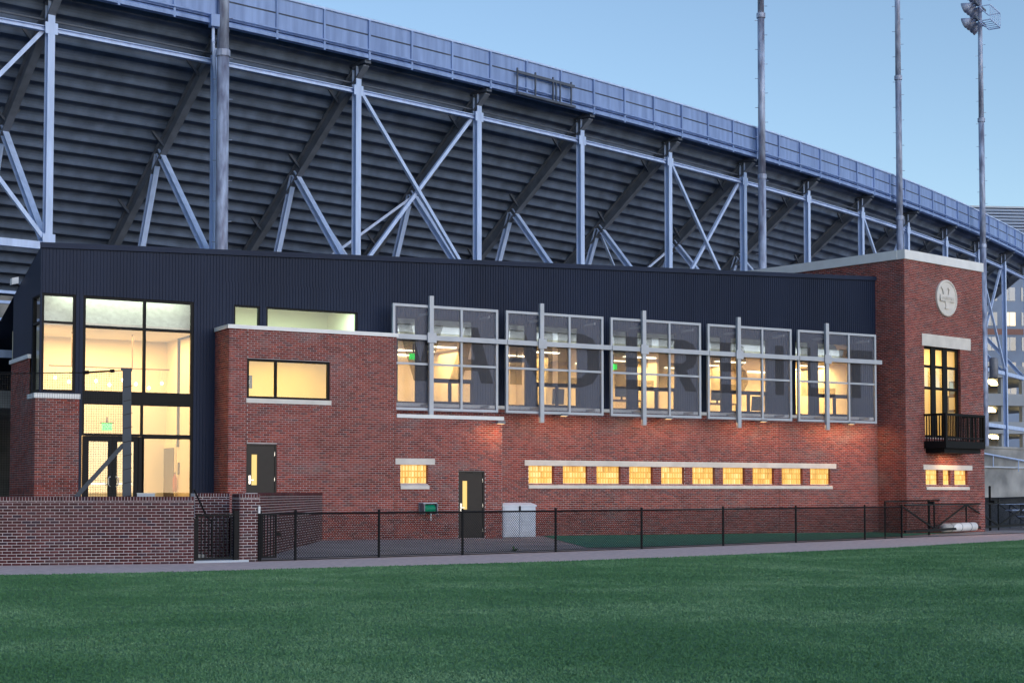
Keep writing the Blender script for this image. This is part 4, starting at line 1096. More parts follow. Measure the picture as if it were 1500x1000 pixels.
for n in range(-2, 14):
    tan = sp(n + 0.05, 0, 0) - sp(n, 0, 0)
    obj('column', MB().ibeam(sp(n, 0, -0.1), sp(n, 0, HC + 0.02), 0.36, 0.38, sp(n, 1, 0) - sp(n, 0, 0), 0.035) if False else MB().ibeam(sp(n, 0, -0.1), sp(n, 0, HC + 0.02), 0.25, 0.26, tan, 0.03), M['steel'], stand)
    obj('column_cap', MB().bar(sp(n, -0.75, HC + 0.08), sp(n, 0.3, HC + 0.08), 0.3, 0.12), M['steel_dark'], stand)
    rs = RISE / RUN; o2 = 15.5
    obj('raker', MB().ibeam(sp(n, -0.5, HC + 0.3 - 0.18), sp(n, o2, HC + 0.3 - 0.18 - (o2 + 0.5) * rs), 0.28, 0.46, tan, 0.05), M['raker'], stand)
    obj('strut', MB().ibeam(sp(n, NOFF, NZ), sp(n, 0.22, 10.2), 0.23, 0.23, tan, 0.04), M['steel'], stand)
    obj('strut', MB().ibeam(sp(n, NOFF + 0.1, NZ - 0.1), sp(n, 7.3, 7.6), 0.22, 0.22, tan, 0.04), M['steel'], stand)
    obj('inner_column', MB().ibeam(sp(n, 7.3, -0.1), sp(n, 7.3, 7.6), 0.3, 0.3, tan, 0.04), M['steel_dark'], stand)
    # little gusset brackets on the raker
    for oo in (1.2, 4.0, 6.9):
        z = HC - 0.1 - oo * rs
        for e in (-0.06, 0.06): obj('gusset', MB().bar(sp(n, oo, z - 0.2), sp(n + e * 1.3, oo + 0.05, z + 0.35), 0.05, 0.1), M['steel_dark'], stand)
    if n < 13:
        obj('longitudinal_beam', MB().ibeam(sp(n + 0.025, 0.06, HC - 0.95), sp(n + 0.975, 0.06, HC - 0.95), 0.2, 0.15, UP.cross(tan), 0.03), M['steel'], stand)
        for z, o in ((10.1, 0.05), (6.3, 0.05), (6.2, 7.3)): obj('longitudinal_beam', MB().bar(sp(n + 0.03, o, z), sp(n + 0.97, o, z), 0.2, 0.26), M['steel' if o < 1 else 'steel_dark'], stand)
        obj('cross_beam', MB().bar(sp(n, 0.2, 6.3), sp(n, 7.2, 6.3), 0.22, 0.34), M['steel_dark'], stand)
for n in (-1, 2, 5, 8, 11):
    zt_, zb_ = HC - 1.0, 10.4
    obj('brace', MB().bar(sp(n + 0.03, -0.02, zt_), sp(n + 0.97, -0.02, zb_), 0.14, 0.14), M['steel'], stand)
    obj('brace', MB().bar(sp(n + 0.97, 0.17, zt_), sp(n + 0.03, 0.17, zb_), 0.14, 0.14), M['steel'], stand)
    obj('brace', MB().bar(sp(n, NOFF, NZ - 0.2), sp(n + 0.97, 6.3, 10.0), 0.11, 0.11), M['steel'], stand)
    obj('brace', MB().bar(sp(n + 1, NOFF, NZ - 0.2), sp(n + 0.03, 6.1, 10.0), 0.11, 0.11), M['steel'], stand)
for n in range(-1, 13):
    for z in (HC - 0.95, 10.3):
        for e in (0.035, -0.035):
            obj('gusset_plate', MB().bar(sp(n, -0.19, z - 0.24), sp(n, -0.19, z + 0.24), 0.5, 0.02, sp(n + 0.02, 0, 0) - sp(n, 0, 0)) if False else MB().hexa(sp(n + e * 0.3, -0.15, z - 0.2), sp(n + e * 1.0, -0.15, 0) - sp(n + e * 0.3, -0.15, 0), sp(n, -0.135, 0) - sp(n, -0.15, 0), UP * 0.4), M['steel'], stand)
obj('conduit', strip([(0.25, HC - 0.6), (0.31, HC - 0.6), (0.31, HC - 0.54), (0.25, HC - 0.54)], I0, IEND), M['steel_dark'], stand)
# concourse behind the left end
obj('concourse_slab', strip([(0.6, 4.5), (13.5, 4.5), (13.5, 5.1), (0.6, 5.1)], I0, 3.0), M['concrete'], stand)
obj('concourse_wall', strip([(9.5, -0.1), (9.8, -0.1), (9.8, 9.5), (9.5, 9.5)], I0, 10.0), M['concrete'], stand)
for z in (7.2, 7.5, 8.1, 8.45): obj('concourse_rail', strip([(0.75, z), (0.85, z), (0.85, z + 0.1), (0.75, z + 0.1)], I0, 1.4), M['steel'], stand)
# sign frame bolted on the fascia
sf = MB()
u0_, u1_ = 3.22, 3.74
def ff(i, z, o=-1.0): return sp(i, o, z)
sf.bar(ff(u0_, FM - 0.05), ff(u1_ + 0.03, FM - 0.05), 0.1, 0.12).bar(ff(u0_, FB - 0.02), ff(u1_ + 0.03, FB - 0.02), 0.22, 0.1)
for q_ in (u0_, u0_ + 0.17, u0_ + 0.34, u1_): sf.bar(ff(q_, FB), ff(q_, FM + 0.12), 0.06, 0.06, sp(q_ + 0.02, 0, 0) - sp(q_, 0, 0))
for q_ in (u0_ + 0.36, u0_ + 0.4): sf.bar(ff(q_, FB, -1.06), ff(q_, FM - 0.1, -1.06), 0.05, 0.05, sp(q_ + 0.02, 0, 0) - sp(q_, 0, 0))
obj('sign_frame', sf, M['steel_dark'], stand)
# drain pipe with hopper by the second column
pi_ = 0.93
dp_ = MB().path([sp(pi_ - 0.02, -0.85, FB - 0.1), sp(pi_ - 0.02, -0.85, HC - 0.5), sp(pi_ + 0.045, -0.35, HC - 2.2), sp(pi_ + 0.045, -0.32, 9.0)], 0.06, 8)
pipe = obj('drain_pipe', dp_, M['steel'], stand)
c = sp(pi_ - 0.02, -0.92, FB + 0.1)
obj('hopper', MB().box(c.x - 0.16, c.x + 0.16, c.y - 0.16, c.y + 0.16, c.z - 0.25, c.z + 0.2), M['fascia'], pipe)

# ------------------------------------------------------------------ light poles
def pole_xy(px, i_guess, off):
    """point on the line 'off' outside the columns that shows at column px"""
    best = min(np.linspace(i_guess - 0.9, i_guess + 0.9, 400), key=lambda i: abs((lambda p: 750 + FPX * p.dot(RT) / p.dot(H0))(sp(i, off, 0)) - px))
    return sp(best, off, 0)
def light_pole(px, ig, off, label, r0, rt, h=33.5, bands=((18.2, 1.12),)):
    b = pole_xy(px, ig, off)
    t = thing('light_pole', label, 'light pole', b, 'stadium light poles along the grandstand')
    # three tapering tubes with collars
    zs = [0, 17.7, 26.0, h]; rs_ = [r0, r0 * 0.96, r0 * 0.86, rt]
    obj('pole', MB().tube(b, b + UP * zs[1], rs_[0], 14, rs_[1]).tube(b + UP * zs[1], b + UP * zs[2], rs_[1] * 0.93, 14, rs_[2]).tube(b + UP * zs[2], b + UP * zs[3], rs_[2] * 0.93, 14, rs_[3]), M['galv'], t, smooth=True)
    for z in zs[1:3]: obj('collar', MB().tube(b + UP * (z - 0.12), b + UP * (z + 0.12), r0 * 1.12, 14), M['galv'], t)
    rg = MB(); z = 10.0; sd_ = 1
    while z < h - 2:
        rg.tube(b + UP * z, b + UP * z + RT * (sd_ * (r0 + 0.12)), 0.016, 5); z += 0.75; sd_ = -sd_
    obj('climbing_rungs', rg, M['galv'], t, kind='stuff')
    # head: cross arms, lamps, cage platform
    face = (H0 * 0.55 - RT * 0.83).normalized(); side = UP.cross(face)      # lamps look over the stadium, to the left and away
    for k, z in enumerate((h - 1.75, h - 0.75, h + 0.25, h + 1.25)):
        c = b + UP * z
        obj('cross_arm', MB().bar(c - side * 1.15, c + side * 1.15, 0.14, 0.14), M['steel_dark'], t)
        for e in (-0.95, -0.35, 0.35, 0.95):
            q = c + side * e + face * 0.12; ax = (face + UP * -0.35).normalized()
            obj('lamp', MB().lathe(q, ax, [(0, 0.07), (0.12, 0.12), (0.3, 0.16), (0.36, 0.2), (0.72, 0.36), (0.74, 0.33)], 12), M['galv'], t, smooth=True)
        if k % 2 == 0:
            cg = MB(); o = c - face * 0.25 - side * 1.1
            a_, b_, u_ = side * 2.2, face * -0.75, UP * 0.95
            for s0, s1 in ((o, o + a_), (o + b_, o + a_ + b_), (o, o + b_), (o + a_, o + a_ + b_)):
                cg.bar(s0 - UP * 0.3, s1 - UP * 0.3, 0.05, 0.05); cg.bar(s0 - UP * 0.3 + u_, s1 - UP * 0.3 + u_, 0.05, 0.05)
            for f_ in np.linspace(0, 1, 6): cg.bar(o + a_ * f_ + b_ - UP * 0.3, o + a_ * f_ + b_ - UP * 0.3 + u_, 0.04, 0.04, face); cg.bar(o + a_ * f_ - UP * 0.33, o + a_ * f_ + b_ - UP * 0.33, 0.04, 0.04)
            obj('service_cage', cg, M['steel'], t)
    return t
light_pole(322, 1.0, -1.0, 'thick weathered light pole beside the drain pipe, rising past the fascia over the entrance end', 0.235, 0.19)
light_pole(1119, 6.1, -1.3, 'mottled steel light pole rising from behind the sloping brick tower parapet beside a braced bay', 0.205, 0.15)
light_pole(1322, 8.8, -1.3, 'mottled steel light pole rising above the corner of the brick tower', 0.205, 0.15)
pl4 = light_pole(1444, 11.1, -1.6, 'slim light pole with its lamp cluster in view, right beside the brick tower', 0.215, 0.13, h=34.3)
b = pl4.location
tb_ = thing('transformer_box', 'grey electrical box strapped to the slim light pole beside the tower', 'electrical box', b + RT * 0.6 + UP * 9.1)
c = b + RT * 0.6 + UP * 10.0
obj('tank', MB().lathe(c - UP * 0.9, UP, [(0, 0.22), (0.05, 0.28), (1.2, 0.28), (1.3, 0.22)], 14), M['grey'], tb_, smooth=True)
obj('bracket', MB().bar(b + UP * 9.8, c - UP * 0.2, 0.1, 0.1), M['steel_dark'], tb_)

# ------------------------------------------------------------------ brick field wall
ga, gb = ground(0, 826.7), ground(283.5, 823.6)
FWP = Plane(ga, gb - ga); FU1 = (gb - ga).length; FU0 = -3.2
FZT = FWP.Zz(140, 727.2); CAPH = 0.1
def unit_brick():
    b = 0.03
    return mesh_of('brick', MB().add([(0, 0, 0), (1, 0, 0), (1, 0, 1), (0, 0, 1), (b * .4, -1, b), (1 - b * .4, -1, b), (1 - b * .4, -1, 1 - b), (b * .4, -1, 1 - b), (0, 1, 0), (1, 1, 0), (1, 1, 1), (0, 1, 1)],
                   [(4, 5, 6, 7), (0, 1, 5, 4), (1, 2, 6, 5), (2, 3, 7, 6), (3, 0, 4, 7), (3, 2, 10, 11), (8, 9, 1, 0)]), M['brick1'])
UB = unit_brick()
def one_brick(P, r, parent, d=0.0, depth=0.008):
    o = put('brick', UB, None)
    x = P.u; y = -P.n; p = P.pt(r[0], r[2], d)
    w, h = r[1] - r[0], r[3] - r[2]
    o.matrix_world = Matrix(((x.x * w, y.x * depth, 0, p.x), (x.y * w, y.y * depth, 0, p.y), (0, 0, h, p.z), (0, 0, 0, 1)))
    o.parent = parent
    if parent.type == 'EMPTY': o.matrix_parent_inverse = Matrix.Translation(-parent.location)
def rowlocks(u0, u1, z, h):
    n = max(1, int((u1 - u0) / BH)); w = (u1 - u0) / n
    return [(u0 + i * w + JT / 2, u0 + (i + 1) * w - JT / 2, z + JT, z + h) for i in range(n)]
def low_wall(name, label, P, u0, u1, zt, th, loc, single, seed, z0=-0.05, sides=()):
    t = thing(name, label, 'wall', loc)
    core = obj('wall', MB().pbox(P, u0, u1, z0, zt - 0.003, -th, 0), M['mortar_field'], t)
    cap = rowlocks(u0, u1, zt - CAPH, CAPH - 0.002); run = lay_bricks(P, u0, u1, z0 + 0.02, zt - CAPH, [])
    top = MB()
    for r in cap: top.hexa(P.pt(r[0], zt - 0.02, 0.006), P.u * (r[1] - r[0]), P.n * -(th + 0.012), UP * 0.024)
    tm_ = mesh_of('cap_bricks', top, M['brick_field']); at = tm_.attributes.new('tone', 'FLOAT', 'FACE')
    at.data.foreach_set('value', np.repeat(rng.uniform(0, 1, len(cap)), 6)[:len(tm_.polygons)].astype(np.float32))
    put('cap_bricks', tm_, core, kind='stuff')
    if single:
        run.sort(key=lambda r: (-(r[1] > 0), -r[2]))
        vis = [r for r in cap if r[1] > -0.05]; hid = [r for r in cap if r[1] <= -0.05]
        ones = vis + run[:300 - len(vis)]; rest = hid + run[300 - len(vis):]
        for r in ones: one_brick(P, r, core)
    else: rest = cap + run
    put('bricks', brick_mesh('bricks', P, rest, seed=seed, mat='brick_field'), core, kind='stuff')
    for SP, a, b in sides:
        put('bricks', brick_mesh('bricks', SP, rowlocks(a, b, zt - CAPH, CAPH - 0.002) + lay_bricks(SP, a, b, z0 + 0.02, zt - CAPH, []), seed=seed + 50, mat='brick_field'), core, kind='stuff')
    return t
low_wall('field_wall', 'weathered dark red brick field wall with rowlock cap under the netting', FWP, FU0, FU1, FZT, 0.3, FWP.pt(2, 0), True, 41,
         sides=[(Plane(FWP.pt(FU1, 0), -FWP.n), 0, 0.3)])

# gate pillar and the walls round the steps
pa, pb_ = ground(350.5, 821.3), ground(380, 820.6)
PIL = Plane(pa, pb_ - pa); PW = (pb_ - pa).length; PZT = PIL.Zz(365, 723)
low_wall('gate_pillar', 'square brick pillar between the picket gate and the chain-link fence', PIL, 0, PW, PZT, PW, PIL.pt(PW / 2, 0), False, 42,
         sides=[(Plane(PIL.pt(PW, 0), -PIL.n), 0, PW), (Plane(PIL.pt(0, 0, -PW), PIL.n), 0, PW)])
bk = BOX.pt(BOX.U(472, 760), 0)
nr = PIL.pt(PW + 0.05, 0, -PW * 0.6)
RTW = Plane(nr, bk - nr)
low_wall('retaining_wall', 'long brick retaining wall with rowlock cap running from the gate pillar to the clubhouse', RTW, 0.05, (bk - nr).length, 1.61, 0.3, nr, False, 43)
STW = PIL.at(-1.75); su0 = STW.U(285.5, 730)
low_wall('stair_wall', 'brick wall behind the black picket gate and steps', STW, su0, PW - 0.1, 1.6, 0.3, STW.pt(-1, 0), False, 44)
# plaza slab
pz = [FWP.pt(FU0 - 10, PLZ, -0.3), FWP.pt(FU1 - 2.6, PLZ, -0.3), STW.pt(-2.6, PLZ, -0.31), STW.pt(0, PLZ, -0.31), RTW.pt(2.0, PLZ, -0.31), RTW.pt((bk - nr).length - 0.2, PLZ, -0.31), V((XB0 + 0.1, DB + 0.1, PLZ)), V((XB0 + 0.3, DM + 0.05, PLZ)), V((-14, DM + 0.05, PLZ))]
poly('plaza', pz, M['concrete'], kind='structure')
# steps rising to the left behind the field wall
stp = thing('steps', 'pale concrete steps rising behind the black picket gate', 'steps', PIL.pt(-1.0, 0, -0.9))
for k in range(6):
    u = -0.75 - k * 0.3
    obj('step', MB().pbox(PIL, u - 0.32, u, 0, (k + 1) * 0.165, -1.6, -0.25), M['concrete'], stp)
obj('landing', MB().pbox(PIL, -1.3, 0.2, -0.03, 0.03, -1.6, 0.1), M['pale'], stp)
hr = thing('handrail', 'thin black stair handrail sloping down behind the picket gate', 'handrail', PIL.pt(-0.6, 0, -0.6))
def onp(P, px, py): u, z = P.uz(px, py); return P.pt(u, z)
Q = PIL.at(-0.7)
obj('rail', MB().path([onp(Q, 284, 716), onp(Q, 303, 757), onp(Q, 308, 761), onp(Q, 310.5, 763)], 0.022), M['black'], hr)
obj('post', MB().tube(onp(Q, 310, 763), onp(Q, 310, 815), 0.022), M['black'], hr)

# black picket gate
gp0, gp1 = ground(287, 822.9), ground(347.5, 821.4)
GT = Plane(gp0, gp1 - gp0); GW = (gp1 - gp0).length; GZ = GT.Zz(320, 752.5)
gt = thing('picket_gate', 'black steel picket gate between the field wall and the brick pillar', 'gate', GT.pt(GW / 2, 0))
obj('frame', MB().pbox(GT, 0, GW, GZ - 0.05, GZ, -0.02, 0.02).pbox(GT, 0, GW, 0.05, 0.1, -0.02, 0.02).pbox(GT, 0, 0.05, 0.1, GZ - 0.05, -0.02, 0.02), M['black'], gt)
obj('post', MB().pbox(GT, GW - 0.1, GW + 0.02, 0, GZ + 0.08, -0.05, 0.05), M['black'], gt)
obj('post', MB().pbox(GT, -0.07, -0.005, 0, GZ - 0.1, -0.03, 0.03), M['black'], gt)
n = 9
for i in range(n):
    u = 0.05 + (i + 0.7) * (GW - 0.2) / n
    obj('picket', MB().pbox(GT, u, u + 0.022, 0.1, GZ - 0.05, -0.011, 0.011), M['black'], gt)

# ------------------------------------------------------------------ net post, cable and net behind the field wall
NP = FWP.at(-0.75)
def npt(px, py, d=0.0):
    u, z = NP.uz(px, py); return NP.pt(u, z, d)
ntp = thing('net_post', 'square slate blue steel net post with diagonal brace behind the field wall', 'post', npt(186, 745))
a, b = npt(186, 740), npt(186, 541)
obj('post', MB().bar(V((a.x, a.y, PLZ)), b, 0.2, 0.2, NP.n), M['navy'], ntp)
obj('cap', MB().bar(b - NP.u * 0.14, b + NP.u * 0.12, 0.22, 0.06), M['navy'], ntp)
obj('brace', MB().bar(npt(181, 651), npt(108, 731), 0.1, 0.1), M['navy'], ntp)
obj('base_plate', MB().hexa(V((a.x, a.y, PLZ)) - NP.u * 0.25 - NP.n * 0.2, NP.u * 0.5, NP.n * 0.4, UP * 0.03), M['navy'], ntp)
mbw = MB()
for k in range(9):
    z = PLZ + 0.5 + k * 0.32
    mbw.bar(V((a.x, a.y, z)) - NP.u * 0.105 + NP.n * 0.104, V((a.x, a.y, z + 0.05)) + NP.u * 0.105 + NP.n * 0.104, 0.012, 0.012)
obj('lashing', mbw, M['black'], ntp)
ct, cb_ = npt(183, 542.5), npt(-140, 549)
net = thing('backstop_net', 'fine dark backstop net hanging from a steel cable over the field wall', 'net', npt(60, 735))
tk = npt(122, 545.5); tk2 = npt(168, 543)
obj('cable', MB().tube(cb_, tk, 0.012, 6).tube(tk2, ct, 0.012, 6), M['black'], net)
obj('turnbuckle', MB().tube(tk, tk2, 0.022, 8).tube(tk + UP * 0.0, tk.lerp(tk2, 0.18), 0.045, 8).tube(tk.lerp(tk2, 0.85), tk2, 0.04, 8), M['black'], net)
mbn = MB(); u0n, u1n = NP.U(-120, 600), NP.U(183, 600); zbn = 1.52
def ztn(u): return cb_.z + (ct.z - cb_.z) * (u - NP.U(-140, 600)) / (NP.U(183, 600) - NP.U(-140, 600)) - 0.02
u = u0n; W_ = 0.0025
while u < u1n:
    mbn.pbox(NP, u - W_, u + W_, zbn, ztn(u), -W_, W_); u += 0.055
z = zbn
while z < ztn(u1n) - 0.02:
    mbn.pbox(NP, u0n, u1n, z - W_, z + W_, W_, 3 * W_); z += 0.055
obj('mesh', mbn, M['net'], net, kind='stuff')
jb = thing('junction_box', 'small pale conduit box lying on the field wall cap', 'box', FWP.pt(FWP.U(214, 725), FZT, -0.15))
uj = FWP.U(201, 725); uk = FWP.U(227, 725)
obj('body', MB().pbox(FWP, uj, uk, FZT + 0.004, FZT + 0.075, -0.24, -0.08), M['pale'], jb)
obj('lid', MB().pbox(FWP, uj - 0.01, uk + 0.01, FZT + 0.075, FZT + 0.085, -0.25, -0.07), M['coping'], jb)

# ------------------------------------------------------------------ chain-link fence
FH = 1.12
fen = thing('chain_link_fence', 'low black chain-link fence along the warning track', 'fence', POSTS[4])
def chain(P, u0, u1, z0, z1, parent, pitch=0.075, w=0.0048):
    mb = MB(); H = z1 - z0; u = u0 - H
    while u < u1:
        for sgn in (1, -1):
            # line u(z) = u + (z - z0) or mirrored
            a, b = (u, u + H) if sgn > 0 else (u + H, u)
            t0, t1 = 0.0, 1.0
            for lim, hi in ((u0, False), (u1, True)):
                if abs(b - a) < 1e-6: continue
                t = (lim - a) / (b - a)
                if ((b > a) == hi): t1 = min(t1, t)
                else: t0 = max(t0, t)
            if t1 - t0 > 0.02:
                p = P.pt(a + (b - a) * t0, z0 + H * t0, 0.003 * sgn); q = P.pt(a + (b - a) * t1, z0 + H * t1, 0.003 * sgn)
                mb.bar(p, q, w * 2, w, P.n)
        u += pitch
    return obj('chain_link_mesh', mb, M['black'], parent, kind='stuff')
for i, p in enumerate(POSTS):
    obj('post', MB().tube(p - UP * 0.05, p + UP * (FH + 0.03), 0.034, 8).lathe(p + UP * (FH + 0.03), UP, [(0, 0.04), (0.03, 0.035), (0.05, 0.012)], 8), M['black'], fen)
for i in range(1, len(POSTS) - 1):
    P = Plane(POSTS[i], POSTS[i + 1] - POSTS[i]); L = (POSTS[i + 1] - POSTS[i]).length
    chain(P, 0.03, L - 0.03, 0.03, FH - 0.02, fen)
    obj('top_rail', MB().tube(P.pt(0, FH - 0.01), P.pt(L, FH - 0.01), 0.024, 8), M['black'], fen)
    obj('bottom_wire', MB().tube(P.pt(0, 0.035), P.pt(L, 0.035), 0.008, 5), M['black'], fen)
P = Plane(POSTS[0], POSTS[1] - POSTS[0]); L = (POSTS[1] - POSTS[0]).length; Lg = P.U(405, 790)
chain(P, Lg + 0.03, L - 0.03, 0.03, FH - 0.02, fen)
obj('top_rail', MB().tube(P.pt(Lg, FH - 0.01), P.pt(L, FH - 0.01), 0.024, 8), M['black'], fen)
sg = thing('side_gate', 'narrow black picket panel beside the brick pillar with a latch', 'gate', POSTS[0])
obj('frame', MB().pbox(P, 0.03, Lg, FH - 0.05, FH, -0.02, 0.02).pbox(P, 0.03, Lg, 0.05, 0.1, -0.02, 0.02).pbox(P, 0.03, 0.07, 0.1, FH - 0.05, -0.02, 0.02).pbox(P, Lg - 0.04, Lg, 0.1, FH - 0.05, -0.02, 0.02), M['black'], sg)
for i in range(4):
    u = 0.07 + (i + 0.5) * (Lg - 0.11) / 4
    obj('picket', MB().pbox(P, u - 0.011, u + 0.011, 0.1, FH - 0.05, -0.011, 0.011), M['black'], sg)
obj('latch', MB().pbox(P, Lg, Lg + 0.1, 0.58, 0.66, -0.03, 0.03), M['black'], sg)
wp = thing('white_tipped_post', 'slim post with a white sleeve tip against the brick pillar', 'post', POSTS[0] - P.u * 0.06)
q = POSTS[0] - P.u * 0.06 + P.n * 0.05
obj('post', MB().tube(q, q + UP * FH, 0.025), M['black'], wp)
obj('sleeve', MB().tube(q + UP * (FH), q + UP * (FH + 0.17), 0.032), M['coping'], wp)

# sliding truss gate at the far end
g0_, g1_ = ground(1321, 786.5), ground(1455, 777.6)
SG = Plane(g0_ , g1_ - g0_); gU = lambda px: SG.U(px, 760)
sgt = thing('sliding_gate', 'long black truss framed chain-link sliding gate beside the brick tower', 'gate', SG.pt(2, 0, 0.12))
S2 = SG.at(0.12); uA, uB = 0.0, S2.U(1545, 760); gt1, gt0 = 1.2, 0.16
ks = [S2.U(x, 760) for x in (1321, 1368.5, 1415.5, 1462.5, 1510)]
obj('rail', MB().pbox(S2, uA, uB, gt1 - 0.06, gt1, -0.03, 0.03), M['black'], sgt); obj('rail', MB().pbox(S2, uA, uB, gt0, gt0 + 0.09, -0.03, 0.03), M['black'], sgt)
for k, u in enumerate(ks): obj('upright', MB().pbox(S2, u - 0.025, u + 0.025, gt0 + 0.09, gt1 - 0.06, -0.025, 0.025), M['black'], sgt)
for k in range(4):
    za_, zb2 = (gt1 - 0.06, gt0 + 0.09) if k % 2 == 0 else (gt0 + 0.09, gt1 - 0.06)
    obj('diagonal', MB().bar(S2.pt(ks[k], za_), S2.pt(ks[k + 1], zb2), 0.05, 0.05), M['black'], sgt)
chain(S2, uA, uB, gt0 + 0.05, gt1, sgt, pitch=0.13, w=0.004)
gps = [(1361, 1.28), (1450.5, 1.85), (1535, 1.3)]
for px, h in gps:
    u = SG.U(px, 770)
    t = thing('gate_post', {1361: 'black gate post standing in front of the brick tower', 1450.5: 'tall black gate post just past the brick tower edge', 1535: 'black gate post at the far end of the sliding gate'}[px], 'post', SG.pt(u, 0))
    obj('post', MB().tube(SG.pt(u, -0.05), SG.pt(u, h), 0.05, 10), M['black'], t)
    obj('cap', MB().lathe(SG.pt(u, h), UP, [(0, 0.06), (0.03, 0.055), (0.06, 0.02)], 10), M['black'], t)
    obj('roller', MB().pbox(SG, u - 0.04, u + 0.1, gt1 - 0.02, gt1 + 0.1, -0.02, 0.2), M['black'], t)
rf = thing('rear_fence', 'second black chain-link fence run behind the sliding gate by the tower', 'fence', SG.pt(1, 0, -0.8))
r0, r1 = SG.pt(-1.0, 0, -0.25), SG.pt(S2.U(1540, 740) + 1, 0, -1.3)
RFP = Plane(r0, r1 - r0); rl = (r1 - r0).length
obj('top_rail', MB().tube(RFP.pt(0, 1.3), RFP.pt(rl, 1.42), 0.025), M['black'], rf)
for k in range(5): obj('post', MB().tube(RFP.pt(rl * k / 4, -0.05), RFP.pt(rl * k / 4, 1.32 + 0.03 * k), 0.03), M['black'], rf)
chain(RFP, 0, rl, 0.1, 1.3, rf, pitch=0.2, w=0.004)

# ------------------------------------------------------------------ locker, hose reel, weed
def locker():
    zb = apron_z(MAIN.pt(MAIN.U(760, 770), 0)) + 0.02
    LP = MAIN.at(0.95); u0, u1 = LP.U(736.5, 760), LP.U(784.5, 760); zt = LP.Zz(760, 741.5); D = 0.75
    zb = LP.Zz(760, 786)
    t = thing('storage_locker', 'pale grey plastic storage locker with double doors against the brick wall', 'locker', LP.pt((u0 + u1) / 2, zb))
    obj('body', MB().pbox(LP, u0, u1, zb, zt, -D, 0), M['plastic'], t)
    um = (u0 + u1) / 2
    for a, b, s_ in ((u0 + 0.04, um - 0.012, 1), (um + 0.012, u1 - 0.04, -1)):
        d = obj('door', MB().pbox(LP, a, b, zb + 0.06, zt - 0.2, 0.0, 0.03), M['plastic'], t)
        obj('door_panel', MB().pbox(LP, a + 0.07, b - 0.07, zb + 0.14, zt - 0.3, 0.03, 0.042), M['plastic'], d)
    obj('front_lip', MB().pbox(LP, u0 + 0.05, um - 0.03, zt - 0.17, zt - 0.03, 0.0, 0.022).pbox(LP, um + 0.03, u1 - 0.05, zt - 0.17, zt - 0.03, 0.0, 0.022), M['plastic'], t)
    vs = [LP.pt(u0 - 0.03, zt, 0.04), LP.pt(u1 + 0.03, zt, 0.04), LP.pt(u1 + 0.03, zt, -D - 0.02), LP.pt(u0 - 0.03, zt, -D - 0.02)]
    vs += [v + UP * 0.05 for v in vs] + [LP.pt(u0 + 0.1, zt + 0.13, -0.12), LP.pt(u1 - 0.1, zt + 0.13, -0.12), LP.pt(u1 - 0.1, zt + 0.13, -D + 0.1), LP.pt(u0 + 0.1, zt + 0.13, -D + 0.1)]
    fs = [(0, 3, 2, 1)] + [(i, (i + 1) % 4, 4 + (i + 1) % 4, 4 + i) for i in range(4)] + [(4 + i, 4 + (i + 1) % 4, 8 + (i + 1) % 4, 8 + i) for i in range(4)] + [(8, 9, 10, 11)]
    obj('lid', MB().add(vs, fs), M['plastic'], t)
    obj('hasp', MB().pbox(LP, um - 0.03, um + 0.03, zt - 0.14, zt + 0.02, 0.042, 0.06), M['black'], t)
locker()
def hose_reel():
    u, z = BOX.uz(624, 745); t = thing('hose_reel', 'grey wall hose reel wound with bright green hose', 'hose reel', BOX.pt(u, z - 0.2, 0.15))
    for s_ in (-0.24, 0.22): obj('side_plate', MB().pbox(BOX, u + s_, u + s_ + 0.03, z - 0.17, z + 0.17, 0.03, 0.36), M['grey'], t)
    obj('back_plate', MB().pbox(BOX, u - 0.27, u + 0.27, z - 0.12, z + 0.2, 0.002, 0.03), M['grey'], t)
    obj('hood', MB().pbox(BOX, u - 0.25, u + 0.25, z + 0.171, z + 0.2, 0.03, 0.3), M['pale'], t)
    for k in range(9):
        uu = u - 0.17 + k * 0.042
        c = BOX.pt(uu, z, 0.2)
        obj('hose_coil', MB().lathe(c - BOX.u * 0.021, BOX.u, [(0, 0.1), (0.004, 0.128), (0.021, 0.142), (0.038, 0.128), (0.042, 0.1)], 16), M['hose'], t, smooth=True)
    obj('nozzle', MB().tube(BOX.pt(u + 0.03, z - 0.12, 0.3), BOX.pt(u + 0.03, z - 0.36, 0.3), 0.018), M['coping'], t)
hose_reel()
def weed(px, py, label, n=14, s_=0.2):
    b = ground(px, py, apron_z(ground(px, py)))
    t = thing('weed', label, 'plant', b)
    for k in range(n):
        a = random.uniform(0, 6.28); l = random.uniform(0.5, 1.0) * s_; e = random.uniform(0.3, 1.2)
        d = V((math.cos(a) * math.cos(e), math.sin(a) * math.cos(e), math.sin(e))); sdv = d.cross(UP).normalized() * l * 0.16
        p0, p1, p2 = b, b + d * l * 0.6, b + d * l + UP * (-0.1 * l)
        obj('leaf', MB().add([p0, p1 - sdv, p2, p1 + sdv], [(0, 1, 2, 3)]), M['leaf'], t)
weed(753, 807.5, 'small green weed growing at the foot of the chain-link fence')

